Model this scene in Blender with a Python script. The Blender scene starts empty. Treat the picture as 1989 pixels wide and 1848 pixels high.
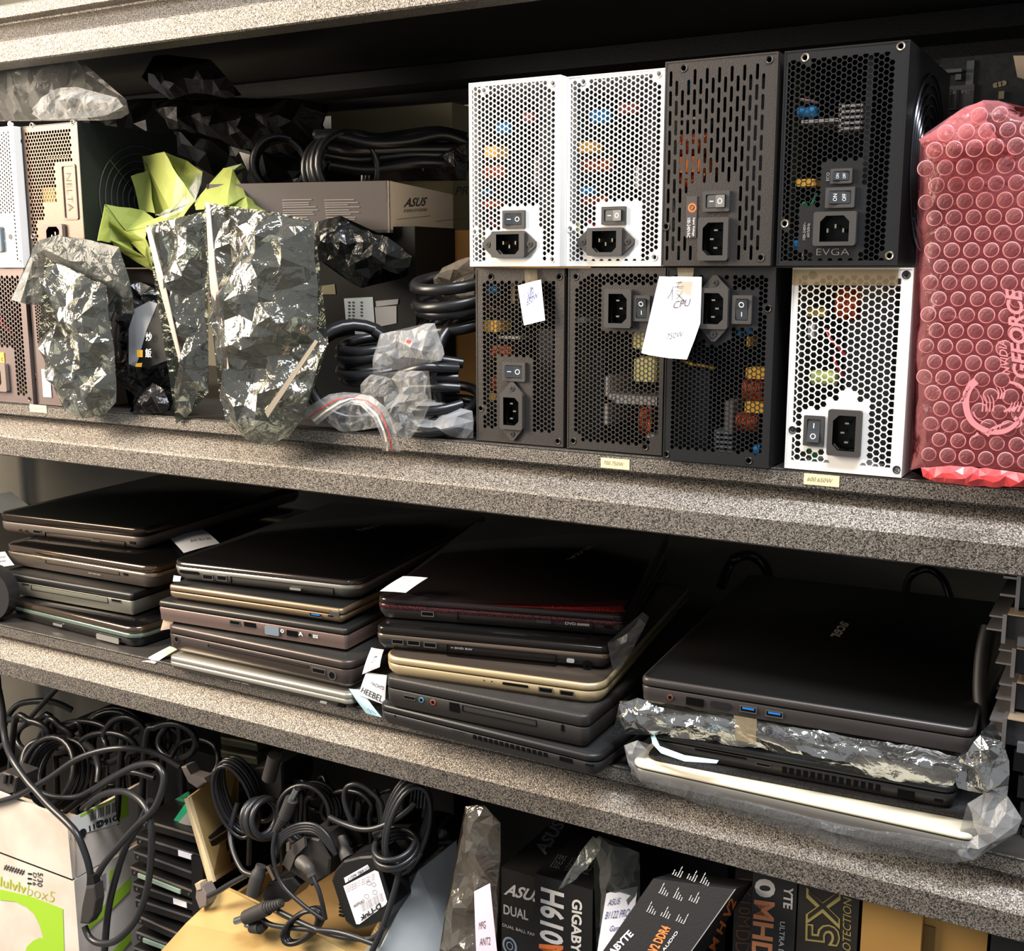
import bpy, bmesh, math, random
from mathutils import Vector, Matrix, noise
from mathutils.geometry import delaunay_2d_cdt
random.seed(7)
scene = bpy.context.scene
col = scene.collection
# ------------------------------------------------------------------ camera
CAM = Vector((0.48668, -0.84921, 0.1496)); YAW, PITCH, ROLL, FPX = -0.51502, -0.17801, -0.00053, 2220.64
FW = Vector((math.sin(YAW)*math.cos(PITCH), math.cos(YAW)*math.cos(PITCH), math.sin(PITCH)))
RT = Vector((math.cos(YAW), -math.sin(YAW), 0)); UP = RT.cross(FW)
RT, UP = RT*math.cos(ROLL)+UP*math.sin(ROLL), UP*math.cos(ROLL)-RT*math.sin(ROLL)
cd = bpy.data.cameras.new('camera'); cam = bpy.data.objects.new('camera', cd); col.objects.link(cam)
cam.matrix_world = Matrix(((RT.x, UP.x, -FW.x, CAM.x), (RT.y, UP.y, -FW.y, CAM.y), (RT.z, UP.z, -FW.z, CAM.z), (0, 0, 0, 1)))
cd.sensor_width = 36; cd.lens = FPX/1989*36; cd.clip_start = 0.02; cd.clip_end = 20
scene.camera = cam
# ------------------------------------------------------------------ light, world, exposure
scene.view_settings.view_transform = 'Standard'; scene.view_settings.look = 'None'
scene.view_settings.gamma = 1; scene.view_settings.use_curve_mapping = False
scene.view_settings.exposure = 0.35
w = bpy.data.worlds.new('room_light'); scene.world = w; w.use_nodes = True
w.node_tree.nodes['Background'].inputs[0].default_value = (0.80, 0.83, 0.88, 1)
w.node_tree.nodes['Background'].inputs[1].default_value = 0.40
def area(name, loc, target, sx, sy, power, color):
    d = bpy.data.lights.new(name, 'AREA'); d.shape = 'RECTANGLE'; d.size = sx; d.size_y = sy; d.energy = power; d.color = color
    o = bpy.data.objects.new(name, d); col.objects.link(o); o.location = loc
    o.rotation_euler = (Vector(target)-Vector(loc)).to_track_quat('-Z', 'Y').to_euler(); return o
area('warm_window_light', (-1.35, -0.85, 0.62), (-0.35, 0.0, 0.0), 0.7, 0.9, 56, (1.0, 0.84, 0.66))
area('ceiling_tube', (0.62, -0.62, 1.70), (0.35, 0.0, -0.1), 1.2, 0.22, 64, (0.92, 0.95, 1.0))
# ------------------------------------------------------------------ pixel -> point on a real plane (photo taken as 1989 x 1848)
def ray(px, py): return FW*FPX + RT*(px-994.5) - UP*(py-924)
def at(px, py, y=0.0):
    d = ray(px, py); return CAM + d*((y-CAM.y)/d.y)
def atz(px, py, z):
    d = ray(px, py); return CAM + d*((z-CAM.z)/d.z)
def on(px, py, P, N):
    d = ray(px, py); return CAM + d*((P-CAM).dot(N)/d.dot(N))
# ------------------------------------------------------------------ materials
def lin(h):
    if not isinstance(h, str): return (*h[:3], 1)
    v = [int(h[i:i+2], 16)/255 for i in (0, 2, 4)]
    return (*[c/12.92 if c <= .04045 else ((c+.055)/1.055)**2.4 for c in v], 1)
MATS = {}
def mat(name, c, rough=.5, metal=0., bump=0., bs=800., c2=None, cs=60., coat=0., lo=.4, hi=.6, spec=.5, detail=3.):
    if name in MATS: return MATS[name]
    m = bpy.data.materials.new(name); m.use_nodes = True; nt = m.node_tree; n = nt.nodes; L = nt.links
    p = n['Principled BSDF']; p.inputs['Base Color'].default_value = lin(c); p.inputs['Roughness'].default_value = rough
    p.inputs['Metallic'].default_value = metal; p.inputs['Coat Weight'].default_value = coat; p.inputs['Coat Roughness'].default_value = .08
    p.inputs['Specular IOR Level'].default_value = spec
    tc = n.new('ShaderNodeTexCoord')
    if c2 is not None:
        t = n.new('ShaderNodeTexNoise'); t.inputs['Scale'].default_value = cs; t.inputs['Detail'].default_value = detail; L.new(tc.outputs['Object'], t.inputs['Vector'])
        r = n.new('ShaderNodeValToRGB'); r.color_ramp.elements[0].position = lo; r.color_ramp.elements[1].position = hi
        r.color_ramp.elements[0].color = lin(c); r.color_ramp.elements[1].color = lin(c2)
        L.new(t.outputs['Fac'], r.inputs['Fac']); L.new(r.outputs['Color'], p.inputs['Base Color'])
    if bump:
        t2 = n.new('ShaderNodeTexNoise'); t2.inputs['Scale'].default_value = bs; t2.inputs['Detail'].default_value = 2; L.new(tc.outputs['Object'], t2.inputs['Vector'])
        b = n.new('ShaderNodeBump'); b.inputs['Strength'].default_value = bump; b.inputs['Distance'].default_value = .0006
        L.new(t2.outputs['Fac'], b.inputs['Height']); L.new(b.outputs['Normal'], p.inputs['Normal'])
    MATS[name] = m; return m
def film(name, tint, c, op, rough=.12, metal=0., bs=90., bump=.6, edge=.35, trans=0.):
    if name in MATS: return MATS[name]
    m = bpy.data.materials.new(name); m.use_nodes = True; nt = m.node_tree; n = nt.nodes; L = nt.links
    p = n['Principled BSDF']; p.inputs['Base Color'].default_value = lin(c); p.inputs['Roughness'].default_value = rough; p.inputs['Metallic'].default_value = metal
    out = n['Material Output']; tr = n.new('ShaderNodeBsdfTransparent'); tr.inputs['Color'].default_value = lin(tint)
    lw = n.new('ShaderNodeLayerWeight'); lw.inputs['Blend'].default_value = .35
    ma = n.new('ShaderNodeMath'); ma.operation = 'MULTIPLY_ADD'; ma.inputs[1].default_value = edge; ma.inputs[2].default_value = op; ma.use_clamp = True
    L.new(lw.outputs['Facing'], ma.inputs[0])
    mx = n.new('ShaderNodeMixShader'); L.new(ma.outputs[0], mx.inputs[0]); L.new(tr.outputs[0], mx.inputs[1]); L.new(p.outputs[0], mx.inputs[2])
    L.new(mx.outputs[0], out.inputs['Surface'])
    tc = n.new('ShaderNodeTexCoord'); t2 = n.new('ShaderNodeTexNoise'); t2.inputs['Scale'].default_value = bs; t2.inputs['Detail'].default_value = 4
    t2.inputs['Distortion'].default_value = .8
    L.new(tc.outputs['Object'], t2.inputs['Vector']); b = n.new('ShaderNodeBump'); b.inputs['Strength'].default_value = bump; b.inputs['Distance'].default_value = .004
    L.new(t2.outputs['Fac'], b.inputs['Height']); L.new(b.outputs['Normal'], p.inputs['Normal']); L.new(b.outputs['Normal'], lw.inputs['Normal'])
    if trans:
        tl = n.new('ShaderNodeBsdfTranslucent'); tl.inputs['Color'].default_value = lin(c); m2 = n.new('ShaderNodeMixShader'); m2.inputs[0].default_value = trans
        L.new(p.outputs[0], m2.inputs[1]); L.new(tl.outputs[0], m2.inputs[2]); L.new(m2.outputs[0], mx.inputs[2])
    MATS[name] = m; return m
def hammer_mat():
    m = mat('hammertone_paint', '6e675f', .38, .45)
    nt = m.node_tree; n = nt.nodes; L = nt.links; p = n['Principled BSDF']; tc = n.new('ShaderNodeTexCoord')
    t = n.new('ShaderNodeTexNoise'); t.inputs['Scale'].default_value = 950; t.inputs['Detail'].default_value = 1.5; t.inputs['Distortion'].default_value = .9
    L.new(tc.outputs['Object'], t.inputs['Vector'])
    r = n.new('ShaderNodeValToRGB'); e = r.color_ramp.elements; e[0].position = .40; e[0].color = lin('272422'); e[1].position = .62; e[1].color = lin('948c82')
    L.new(t.outputs['Fac'], r.inputs['Fac']); L.new(r.outputs['Color'], p.inputs['Base Color'])
    b = n.new('ShaderNodeBump'); b.inputs['Strength'].default_value = .75; b.inputs['Distance'].default_value = .0007
    L.new(t.outputs['Fac'], b.inputs['Height']); L.new(b.outputs['Normal'], p.inputs['Normal']); return m
HAM = hammer_mat()
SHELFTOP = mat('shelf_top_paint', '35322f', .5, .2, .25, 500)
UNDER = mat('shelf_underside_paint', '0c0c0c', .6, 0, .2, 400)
BLK = mat('black_powder_coat', '3b3734', .42, .45, .35, 1500)
BLK2 = mat('satin_black_steel', '222223', .38, .4, .2, 1500)
WHT = mat('white_powder_coat', 'e0ded9', .45, 0, .15, 1200)
TAN = mat('tan_grey_steel', '625147', .4, .55, .15, 900)
PINK = mat('brown_grey_steel', '6b5e5b', .45, .4, .15, 900)
PLAS = mat('moulded_black_plastic', '353230', .55, 0, .2, 1800)
DPLAS = mat('deep_black_plastic', '0b0b0c', .5)
ROCK = mat('rocker_plastic', '33363a', .38)
NICK = mat('nickel_pin', 'cfc4ae', .25, 1)
STEEL = mat('bright_steel', 'b9bcbd', .28, 1)
INK = mat('white_print', 'e9e9e6', .5)
GREYINK = mat('grey_print', '8c8a88', .5)
BLKINK = mat('black_print', '1b1b1c', .6)
BLUEINK = mat('blue_pen_ink', '46507c', .6)
DKINK = mat('pencil_ink', '4a4a50', .6)
CAPB = mat('blue_component', '1f86c8', .35)
YEL = mat('yellow_tape', 'f0b43c', .4)
PYEL = mat('pale_yellow_tape', 'e9dc93', .45)
COP = mat('copper_wire', 'd06a35', .28, .75, .9, 900, c2='7a2f18', cs=420)
ORG = mat('orange_part', 'f08040', .4)
REDC = mat('red_wire', 'b02a3a', .4)
GRN = mat('green_component', '2e8a5a', .45)
PCB = mat('circuit_board', '2a2f28', .5, 0, .5, 300, c2='4a4c3a', cs=200)
PCBG = mat('green_circuit_board', '1f6b4a', .5, 0, .5, 300, c2='2f8f68', cs=120)
HS = mat('heatsink_aluminium', 'c9c2bc', .4, .6)
DHS = mat('dark_heatsink', '3c3d40', .4, .6)
PAP = mat('note_paper', 'eceaf2', .8, 0, .2, 120)
PINKP = mat('pink_note_paper', 'e8d3e4', .8, 0, .2, 120)
LBLUE = mat('light_blue_paper', '9fc4d4', .8, 0, .2, 120)
MASK = mat('masking_tape', 'ddd0a6', .7, 0, .2, 400)
TAPE = film('clear_tape', (.85, .8, .72), 'b7a88c', .25, .25, 0, 60, .2)
CARD = mat('brown_cardboard', 'a98a58', .85, 0, .35, 200, c2='967747', cs=12)
CARDY = mat('yellow_cardboard', 'b89a62', .85, 0, .35, 160, c2='a6874e', cs=9)
CARDW = mat('white_box_card', 'd9cfc4', .7, 0, .2, 90, c2='cabfb2', cs=14)
CARDG = mat('grey_box_card', '8e8682', .65, 0, .1, 200)
CARDBL = mat('blue_grey_card', 'b0b4b4', .7, 0, .3, 60, c2='959a9c', cs=9)
BOXB = mat('black_box_card', '191818', .55, 0, .2, 500)
BOXD = mat('dark_grey_box_card', '171718', .5, 0, .2, 500)
LIME = mat('lime_print', '9cc832', .6)
OLIVE = mat('olive_print', 'a8b52e', .6)
CORD = mat('black_cord', '1a1a1c', .33)
CORD2 = mat('grey_black_cord', '232325', .34)
GPLUG = mat('grey_plug_plastic', '8a8583', .55)
RED = mat('red_zip_line', 'c8403a', .5)
CREAM = mat('cream_zip_line', 'e4d8c4', .5)
CLEAR = film('clear_bag_film', (.93, .93, .93), 'c9c9c6', .10, .16, 0, 55, .8, .45)
HAZE = film('hazy_bag_film', (.80, .80, .80), '8f8e8a', .22, .2, 0, 50, .7, .4)
THINM = film('thin_milky_film', (.86, .86, .86), 'aeb0b2', .10, .2, 0, 60, .8, .35)
MILK = film('milky_bag_film', (.85, .85, .85), 'b8b9ba', .28, .25, 0, 45, .7, .45)
ANTI = film('antistatic_bag_film', (.33, .36, .34), 'bab9b0', .36, .12, .9, 75, .6, .35)
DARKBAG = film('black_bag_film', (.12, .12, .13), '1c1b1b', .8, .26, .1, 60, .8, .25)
SMOKE = film('smoky_bag_film', (.42, .43, .42), '6f7370', .25, .15, .1, 60, .8, .35)
GREENF = film('lime_bag_film', (.80, .88, .52), 'bfc873', .66, .35, 0, 30, .35, .2, .35)
REDF = film('red_bubble_film', (.92, .62, .62), 'c07a7d', .24, .09, 0, 70, .9, .5, .2)
# ------------------------------------------------------------------ mesh helpers
def tag(o, label=None, cat=None, group=None, kind=None):
    if label: o['label'] = label
    if cat: o['category'] = cat
    if group: o['group'] = group
    if kind: o['kind'] = kind
    return o
def thing(name, label, cat, loc=(0, 0, 0), rz=0., group=None):
    o = bpy.data.objects.new(name, None); col.objects.link(o); o.location = loc; o.rotation_euler = (0, 0, rz); o.empty_display_size = .02
    return tag(o, label, cat, group)
class MB:
    def __init__(s): s.v = []; s.f = []; s.m = []
    def add(s, vs, fs, mi=0):
        b = len(s.v); s.v += [tuple(x) for x in vs]; s.f += [tuple(i+b for i in f) for f in fs]; s.m += [mi]*len(fs); return s
    def box(s, x0, x1, y0, y1, z0, z1, mi=0):
        return s.add([(x, y, z) for x in (x0, x1) for y in (y0, y1) for z in (z0, z1)],
                     [(0, 1, 3, 2), (4, 6, 7, 5), (0, 4, 5, 1), (2, 3, 7, 6), (0, 2, 6, 4), (1, 5, 7, 3)], mi)
    def hexa(s, O, U, V, W, mi=0):
        O, U, V, W = map(Vector, (O, U, V, W))
        return s.add([O+U*a+W*b+V*c for a in (0, 1) for b in (0, 1) for c in (0, 1)],
                     [(0, 1, 3, 2), (4, 6, 7, 5), (0, 4, 5, 1), (2, 3, 7, 6), (0, 2, 6, 4), (1, 5, 7, 3)], mi)
    def quad(s, a, b, c, d, mi=0): return s.add([a, b, c, d], [(0, 1, 2, 3)], mi)
    def prism(s, poly, ext, mi=0):
        n = len(poly); ext = Vector(ext); A = [Vector(p) for p in poly]; B = [p+ext for p in A]
        return s.add(A+B, [tuple(range(n)), tuple(range(2*n-1, n-1, -1))]+[(i, n+i, n+(i+1) % n, (i+1) % n) for i in range(n)], mi)
    def rings(s, rs, close=True, caps=True, mi=0):
        n = len(rs[0]); vs = [p for r in rs for p in r]; fs = []
        for k in range(len(rs)-1):
            for i in range(n if close else n-1):
                j = (i+1) % n; fs.append((k*n+i, k*n+j, (k+1)*n+j, (k+1)*n+i))
        if caps: fs += [tuple(range(n-1, -1, -1)), tuple((len(rs)-1)*n+i for i in range(n))]
        return s.add(vs, fs, mi)
    def cyl(s, c, ax, r, h, n=16, r2=None, mi=0):
        ax = Vector(ax).normalized(); a = ax.orthogonal().normalized(); b = ax.cross(a); c = Vector(c); r2 = r if r2 is None else r2
        return s.rings([[c+ax*t+(a*math.cos(2*math.pi*i/n)+b*math.sin(2*math.pi*i/n))*q for i in range(n)] for t, q in ((0, r), (h, r2))], mi=mi)
    def tube(s, pts, r, n=8, closed=False, mi=0, sm=4):
        P = [Vector(p) for p in pts]
        if sm > 1 and len(P) > 2: P = smooth(P, sm, closed)
        N = len(P); up = None; rs = []
        for i in range(N):
            t = (P[(i+1) % N]-P[i-1]) if closed else (P[min(i+1, N-1)]-P[max(i-1, 0)])
            if t.length < 1e-9: t = Vector((1, 0, 0))
            t.normalize()
            if up is None: up = t.orthogonal().normalized()
            up = (up-t*up.dot(t)); up = up.normalized() if up.length > 1e-6 else t.orthogonal().normalized()
            sd = t.cross(up); q = r[i*len(r)//N] if isinstance(r, (list, tuple)) else r
            rs.append([P[i]+(up*math.cos(2*math.pi*k/n)+sd*math.sin(2*math.pi*k/n))*q for k in range(n)])
        if closed: rs.append(rs[0])
        return s.rings(rs, caps=not closed, mi=mi)
    def build(s, name, mats, parent=None, smooth_=False, recalc=True):
        me = bpy.data.meshes.new(name); me.from_pydata([tuple(x) for x in s.v], [], s.f)
        for m in (mats if isinstance(mats, (list, tuple)) else [mats]): me.materials.append(m)
        me.polygons.foreach_set('material_index', s.m)
        if recalc:
            bm = bmesh.new(); bm.from_mesh(me); bmesh.ops.recalc_face_normals(bm, faces=bm.faces); bm.to_mesh(me); bm.free()
        if smooth_:
            me.polygons.foreach_set('use_smooth', [True]*len(me.polygons))
            try: me.set_sharp_from_angle(angle=math.radians(52))
            except Exception: pass
        me.update(); o = bpy.data.objects.new(name, me); col.objects.link(o)
        if parent: o.parent = parent
        return o
def smooth(P, k=4, closed=False):
    out = []; N = len(P); rng = range(N) if closed else range(N-1)
    for i in rng:
        a, b, c, d = (P[(i-1) % N], P[i], P[(i+1) % N], P[(i+2) % N]) if closed else (P[max(i-1, 0)], P[i], P[i+1], P[min(i+2, N-1)])
        for j in range(k):
            t = j/k; out.append(.5*((2*b)+(c-a)*t+(2*a-5*b+4*c-d)*t*t+(3*b-a-3*c+d)*t**3))
    if not closed: out.append(P[-1])
    return out
def rrect(x0, x1, z0, z1, r, n=4):
    out = []
    for cx, cz, a0 in ((x1-r, z0+r, -90), (x1-r, z1-r, 0), (x0+r, z1-r, 90), (x0+r, z0+r, 180)):
        for i in range(n+1):
            a = math.radians(a0+90*i/n); out.append((cx+r*math.cos(a), cz+r*math.sin(a)))
    return out
def plate(mb, outline, holes, y0, th, mi=0):
    """a sheet in the XZ plane with real holes, facing -Y, given thickness"""
    vs = []; fs = []
    for L in [outline]+holes:
        b = len(vs); vs += [Vector(p) for p in L]; fs.append(list(range(b, b+len(L))))
    V, E, F, ov, oe, of = delaunay_2d_cdt(vs, [], fs, 0, 1e-7, True)
    keep = [f for f, o in zip(F, of) if list(o) == [0] or set(o) == {0}]
    mb.add([(p.x, y0, p.y) for p in V], [tuple(f) for f in keep], mi)
    for L in [outline]+holes:
        n = len(L); mb.add([(p[0], y0, p[1]) for p in L]+[(p[0], y0+th, p[1]) for p in L], [(i, (i+1) % n, n+(i+1) % n, n+i) for i in range(n)], mi)
def clip(poly, x0, x1, z0, z1):
    for ax, lim, sg in ((0, x0, 1), (0, x1, -1), (1, z0, 1), (1, z1, -1)):
        out = []
        for i in range(len(poly)):
            a, b = poly[i-1], poly[i]; da, db = sg*(a[ax]-lim), sg*(b[ax]-lim)
            if (da >= 0) != (db >= 0):
                t = da/(da-db); out.append((a[0]+(b[0]-a[0])*t, a[1]+(b[1]-a[1])*t))
            if db >= 0: out.append(b)
        poly = out
        if len(poly) < 3: return []
    return poly
def parea(p): return abs(sum(p[i-1][0]*p[i][1]-p[i][0]*p[i-1][1] for i in range(len(p))))/2
TXT = {}
def text_mesh(s, extr=0., bold=0., shear=0.):
    k = (s, bold, shear)
    if k in TXT: return TXT[k]
    c = bpy.data.curves.new('t', 'FONT'); c.body = s; c.size = 1; c.offset = bold; c.shear = shear; c.resolution_u = 3
    o = bpy.data.objects.new('t', c); col.objects.link(o)
    me = bpy.data.meshes.new_from_object(o.evaluated_get(bpy.context.evaluated_depsgraph_get()))
    bpy.data.objects.remove(o); vs = [v.co.copy() for v in me.vertices]; fs = [tuple(p.vertices) for p in me.polygons]; bpy.data.meshes.remove(me)
    x0 = min((v.x for v in vs), default=0); x1 = max((v.x for v in vs), default=1); y0 = min((v.y for v in vs), default=0); y1 = max((v.y for v in vs), default=1)
    TXT[k] = ([((v.x-x0)/max(x1-x0, 1e-6), (v.y-y0)/max(y1-y0, 1e-6)) for v in vs], fs); return TXT[k]
def text_q(mb, s, O, U, V, mi=0, bold=.0, shear=0., lift=None):
    """text stretched into the parallelogram O + U (reading direction, full length) + V (letter height)"""
    O, U, V = Vector(O), Vector(U), Vector(V); vs, fs = text_mesh(s, 0, bold, shear)
    n = U.cross(V).normalized()*(.00025 if lift is None else lift)
    mb.add([O+U*a+V*b+n for a, b in vs], fs, mi)
def lettering(parent, items, m, name='lettering'):
    mb = MB()
    for it in items: text_q(mb, *it[:4], **(it[4] if len(it) > 4 else {}))
    return mb.build(name, m, parent, recalc=False)
def ribbon(mb, pts, wd, n, mi=0):
    n = Vector(n).normalized(); P = [Vector(p) for p in pts]; vs = []
    for i in range(len(P)):
        t = (P[min(i+1, len(P)-1)]-P[max(i-1, 0)]).normalized(); s = n.cross(t)*wd/2; vs += [P[i]+s, P[i]-s]
    mb.add(vs, [(2*i, 2*i+1, 2*i+3, 2*i+2) for i in range(len(P)-1)], mi)
# ------------------------------------------------------------------ crumpled bags: closed pillows with a front and a back sheet
def resample(L, step):
    out = []
    for i in range(len(L)):
        a, b = L[i], L[(i+1) % len(L)]; d = (b-a).length; k = max(1, int(d/step))
        out += [a+(b-a)*j/k for j in range(k)]
    return out
def inside(p, L):
    c = False; n = len(L)
    for i in range(n):
        a, b = L[i-1], L[i]
        if (a.y > p.y) != (b.y > p.y) and p.x < (b.x-a.x)*(p.y-a.y)/(b.y-a.y)+a.x: c = not c
    return c
def dist_edge(p, L):
    m = 1e9
    for i in range(len(L)):
        a, b = L[i-1], L[i]; ab = b-a; t = max(0, min(1, (p-a).dot(ab)/max(ab.length_squared, 1e-12))); m = min(m, (p-a-ab*t).length)
    return m
def pillow(name, px, y, T, m, step=.006, edge=.02, cr=.35, fr=45, seed=1, parent=None, back=.4, flat=True, tilt=(0, 0), mf=None, raw=False, extra=None):
    """px: outline in photo pixels read on the plane y; T: half thickness; a real, closed, puffed and creased bag"""
    rnd = random.Random(seed); L = [Vector((p.x, p.z)) for p in (at(a, b, y) for a, b in px)] if not raw else [Vector(p) for p in px]
    cx = sum(p.x for p in L)/len(L); cz = sum(p.y for p in L)/len(L)
    R = resample(L, step*.9); R = [p+Vector((rnd.uniform(-1, 1), rnd.uniform(-1, 1)))*step*.12 for p in R]
    x0, x1 = min(p.x for p in R), max(p.x for p in R); z0, z1 = min(p.y for p in R), max(p.y for p in R)
    pts = list(R); zz = z0
    while zz < z1:
        xx = x0
        while xx < x1:
            p = Vector((xx+rnd.uniform(-.42, .42)*step, zz+rnd.uniform(-.42, .42)*step))
            if inside(p, R) and dist_edge(p, R) > step*.45: pts.append(p)
            xx += step
        zz += step
    V, E, F, ov, oe, of = delaunay_2d_cdt(pts, [], [list(range(len(R)))], 1, 1e-7, True)
    nb = [any(i < len(R) for i in o) for o in ov]
    def h(p, s):
        d = dist_edge(p, R); base = min(1, d/edge)**.55
        q = Vector((p.x*fr, s*7.3+seed*3.1, p.y*fr)); nn = noise.noise(q); n2 = noise.noise(q*2.7)
        return T*base*(1-cr+cr*2*(1-abs(nn)*2.2)*.5+cr*.5*n2)+rnd.uniform(-.5, .5)*step*.22*min(1, d/(step*2))
    vs = []; fr_i = []; bk = []
    for p, isb in zip(V, nb):
        yb = y+tilt[0]*(p.x-cx)+tilt[1]*(p.y-cz)
        fr_i.append(len(vs)); vs.append((p.x, yb-(0 if isb else h(p, 1)), p.y))
    for p, isb, k in zip(V, nb, list(fr_i)):
        if isb: bk.append(k)
        else:
            yb = y+tilt[0]*(p.x-cx)+tilt[1]*(p.y-cz); bk.append(len(vs)); vs.append((p.x, yb+back*h(p, 2), p.y))
    for i, v in enumerate(vs):
        for sh in (0., -.2722):
            if v[1] > -.0015 and sh-.03 < v[2] < sh+.0008: vs[i] = (v[0], v[1], sh+.0008+rnd.random()*.0004)
    mb = MB(); mb.add(vs, [tuple(fr_i[i] for i in f) for f in F]+[tuple(bk[i] for i in reversed(f)) for f in F])
    return mb.build(name, m, parent, smooth_=not flat)
def sheet(name, pts, faces, m, parent=None, cuts=0, jit=0., seed=1, th=0., sm=False):
    """pts: (px, py, y); explicit folded facets"""
    P = [at(a, b, c) for a, b, c in pts]; bm = bmesh.new(); vv = [bm.verts.new(p) for p in P]
    for f in faces: bm.faces.new([vv[i] for i in f])
    if cuts:
        bmesh.ops.triangulate(bm, faces=bm.faces); bmesh.ops.subdivide_edges(bm, edges=bm.edges, cuts=cuts, use_grid_fill=True)
    rnd = random.Random(seed)
    if jit:
        for v in bm.verts: v.co += Vector((rnd.uniform(-1, 1), rnd.uniform(-1, 1), rnd.uniform(-1, 1)))*jit
    if th:
        bmesh.ops.recalc_face_normals(bm, faces=bm.faces)
        bmesh.ops.solidify(bm, geom=list(bm.faces), thickness=th)
    me = bpy.data.meshes.new(name); bm.to_mesh(me); bm.free(); me.materials.append(m)
    if sm: me.polygons.foreach_set('use_smooth', [True]*len(me.polygons))
    o = bpy.data.objects.new(name, me); col.objects.link(o)
    if parent: o.parent = parent
    return o
def paper(name, label, corners, m, curl=.004, marks=(), ink=DKINK, cat='note', group=None, torn=None):
    """corners TL,TR,BR,BL as (px,py,y); a curled sheet with written marks as a part. marks: polylines or (text,u0,v0,u1,v1,slant) in sheet coordinates"""
    c = [at(*q) for q in corners]; N = 8; n = (c[1]-c[0]).cross(c[3]-c[0]).normalized()
    if n.y > 0 and abs(n.y) > .2: n = -n
    if abs(n.y) <= .2 and n.z < 0: n = -n
    def S(u, v):
        p = (c[0]*(1-u)+c[1]*u)*(1-v)+(c[3]*(1-u)+c[2]*u)*v
        return p+n*curl*(math.sin(u*2.4+.4)*math.sin(v*2.6+.3))
    g = thing(name, label, cat, tuple(c[3]), group=group)
    o0 = c[3]; mb = MB(); vs = [S(i/N, j/N)-o0 for j in range(N+1) for i in range(N+1)]
    mb.add(vs, [(j*(N+1)+i, j*(N+1)+i+1, (j+1)*(N+1)+i+1, (j+1)*(N+1)+i) for j in range(N) for i in range(N)]); mb.build('sheet', m, g, True, recalc=False)
    if marks:
        mb = MB(); lw = (c[1]-c[0]).length*.012+.0002
        for k in marks:
            if isinstance(k[0], str):
                s, u0, v0, u1, v1 = k[:5]; vs, fs = text_mesh(s, 0, 0, .3)
                mb.add([S(u0+(u1-u0)*a+(k[5] if len(k) > 5 else 0)*b, v1+(v0-v1)*b+(k[6]*a if len(k) > 6 else 0))-o0+n*.0004 for a, b in vs], fs)
            else: ribbon(mb, [S(u, v)-o0+n*.0005 for u, v in k], lw, n)
        mb.build('handwriting', ink, g, recalc=False)
    return g
# ================================================================== SETTING
X0, X1, YB = -1.40, 0.85, 0.47
def struct(name, mb, m): o = mb.build(name, m); tag(o, kind='structure'); return o
WALLM = mat('painted_wall', '746f63', .85, 0, .2, 120, c2='6c685d', cs=5)
struct('wall_back', MB().box(-2.2, 1.8, 0.56, 0.62, -1.25, 1.6), WALLM)
struct('floor', MB().box(-2.2, 1.8, -3.4, 0.62, -1.29, -1.25), mat('grey_floor', '6d6a66', .5, 0, .1, 60, c2='605e5b', cs=8))
# ------------------------------------------------------------------ the steel rack
rack = thing('shelving_unit', 'heavy grey hammertone steel storage rack holding all the computer parts', 'shelving', (X0, 0, -1.25))
O_ = Vector((X0, 0, -1.25))
def beam_front(z, parent=rack):
    """folded front beam: upper flange, sloping band and vertical face below it"""
    prof = [(0.0, z-.0135), (0.013, z-.0145), (0.011, z-.018), (-0.0065, z-.0365), (-.008, z-.0388), (-.008, z-.0588), (-.0062, z-.0602), (.02, z-.0602), (.02, z-.058), (.012, z-.05), (.012, z-.0135)]
    mb = MB(); mb.prism([(X0, y, q) for y, q in prof], (X1-X0, 0, 0)); mb.v = [tuple(Vector(v)-O_) for v in mb.v]
    o = mb.build('front_beam', HAM, parent); return o
def beam_back(z, parent=rack):
    prof = [(YB, z-.0135), (YB-.02, z-.0145), (YB-.02, z-.036), (YB-.006, z-.046), (YB-.006, z-.0602), (YB+.03, z-.0602), (YB+.03, z-.0135)]
    mb = MB(); mb.prism([(X0, y, q) for y, q in prof], (X1-X0, 0, 0)); mb.v = [tuple(Vector(v)-O_) for v in mb.v]
    mb.build('back_beam', mat('shaded_hammer_paint', '171717', .5, .3, .6, 620), parent)  # rack paint darkened in its colour to stand for shade inside the shelf
def tray(z):
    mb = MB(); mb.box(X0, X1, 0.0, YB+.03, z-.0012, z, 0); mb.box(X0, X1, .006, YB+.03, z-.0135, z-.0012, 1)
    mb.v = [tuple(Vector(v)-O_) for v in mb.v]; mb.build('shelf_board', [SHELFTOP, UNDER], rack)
    mb = MB(); pr = [(.006, z-.0002), (.0012, z+.0002), (0, z-.001), (0, z-.0125), (.001, z-.0135), (.006, z-.0135)]
    mb.prism([(X0, y, q) for y, q in pr], (X1-X0, 0, 0)); mb.v = [tuple(Vector(v)-O_) for v in mb.v]; mb.build('front_flange', HAM, rack)
for z in (.4262, 0.0, -.2722, -.76): tray(z); beam_front(z); beam_back(z)
for x in (X0, X1-.035):
    for y in (.0, YB-.035):
        mb = MB(); mb.prism([(x, y+.001, -1.25), (x+.035, y+.001, -1.25), (x+.035, y+.004, -1.25), (x+.003, y+.004, -1.25), (x+.003, y+.036, -1.25), (x, y+.036, -1.25)], (0, 0, 2.3))
        mb.v = [tuple(Vector(v)-O_) for v in mb.v]; mb.build('upright', mat('upright_paint', '1d1e20', .5, .3, .4, 600), rack)
# an inner upright seen at the far left under the laptops
p = at(4, 1400, .43); mb = MB().box(p.x-.03, p.x, .40, .435, -.76, -.333); mb.v = [tuple(Vector(v)-O_) for v in mb.v]; mb.build('inner_upright', MATS['upright_paint'], rack)
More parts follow.
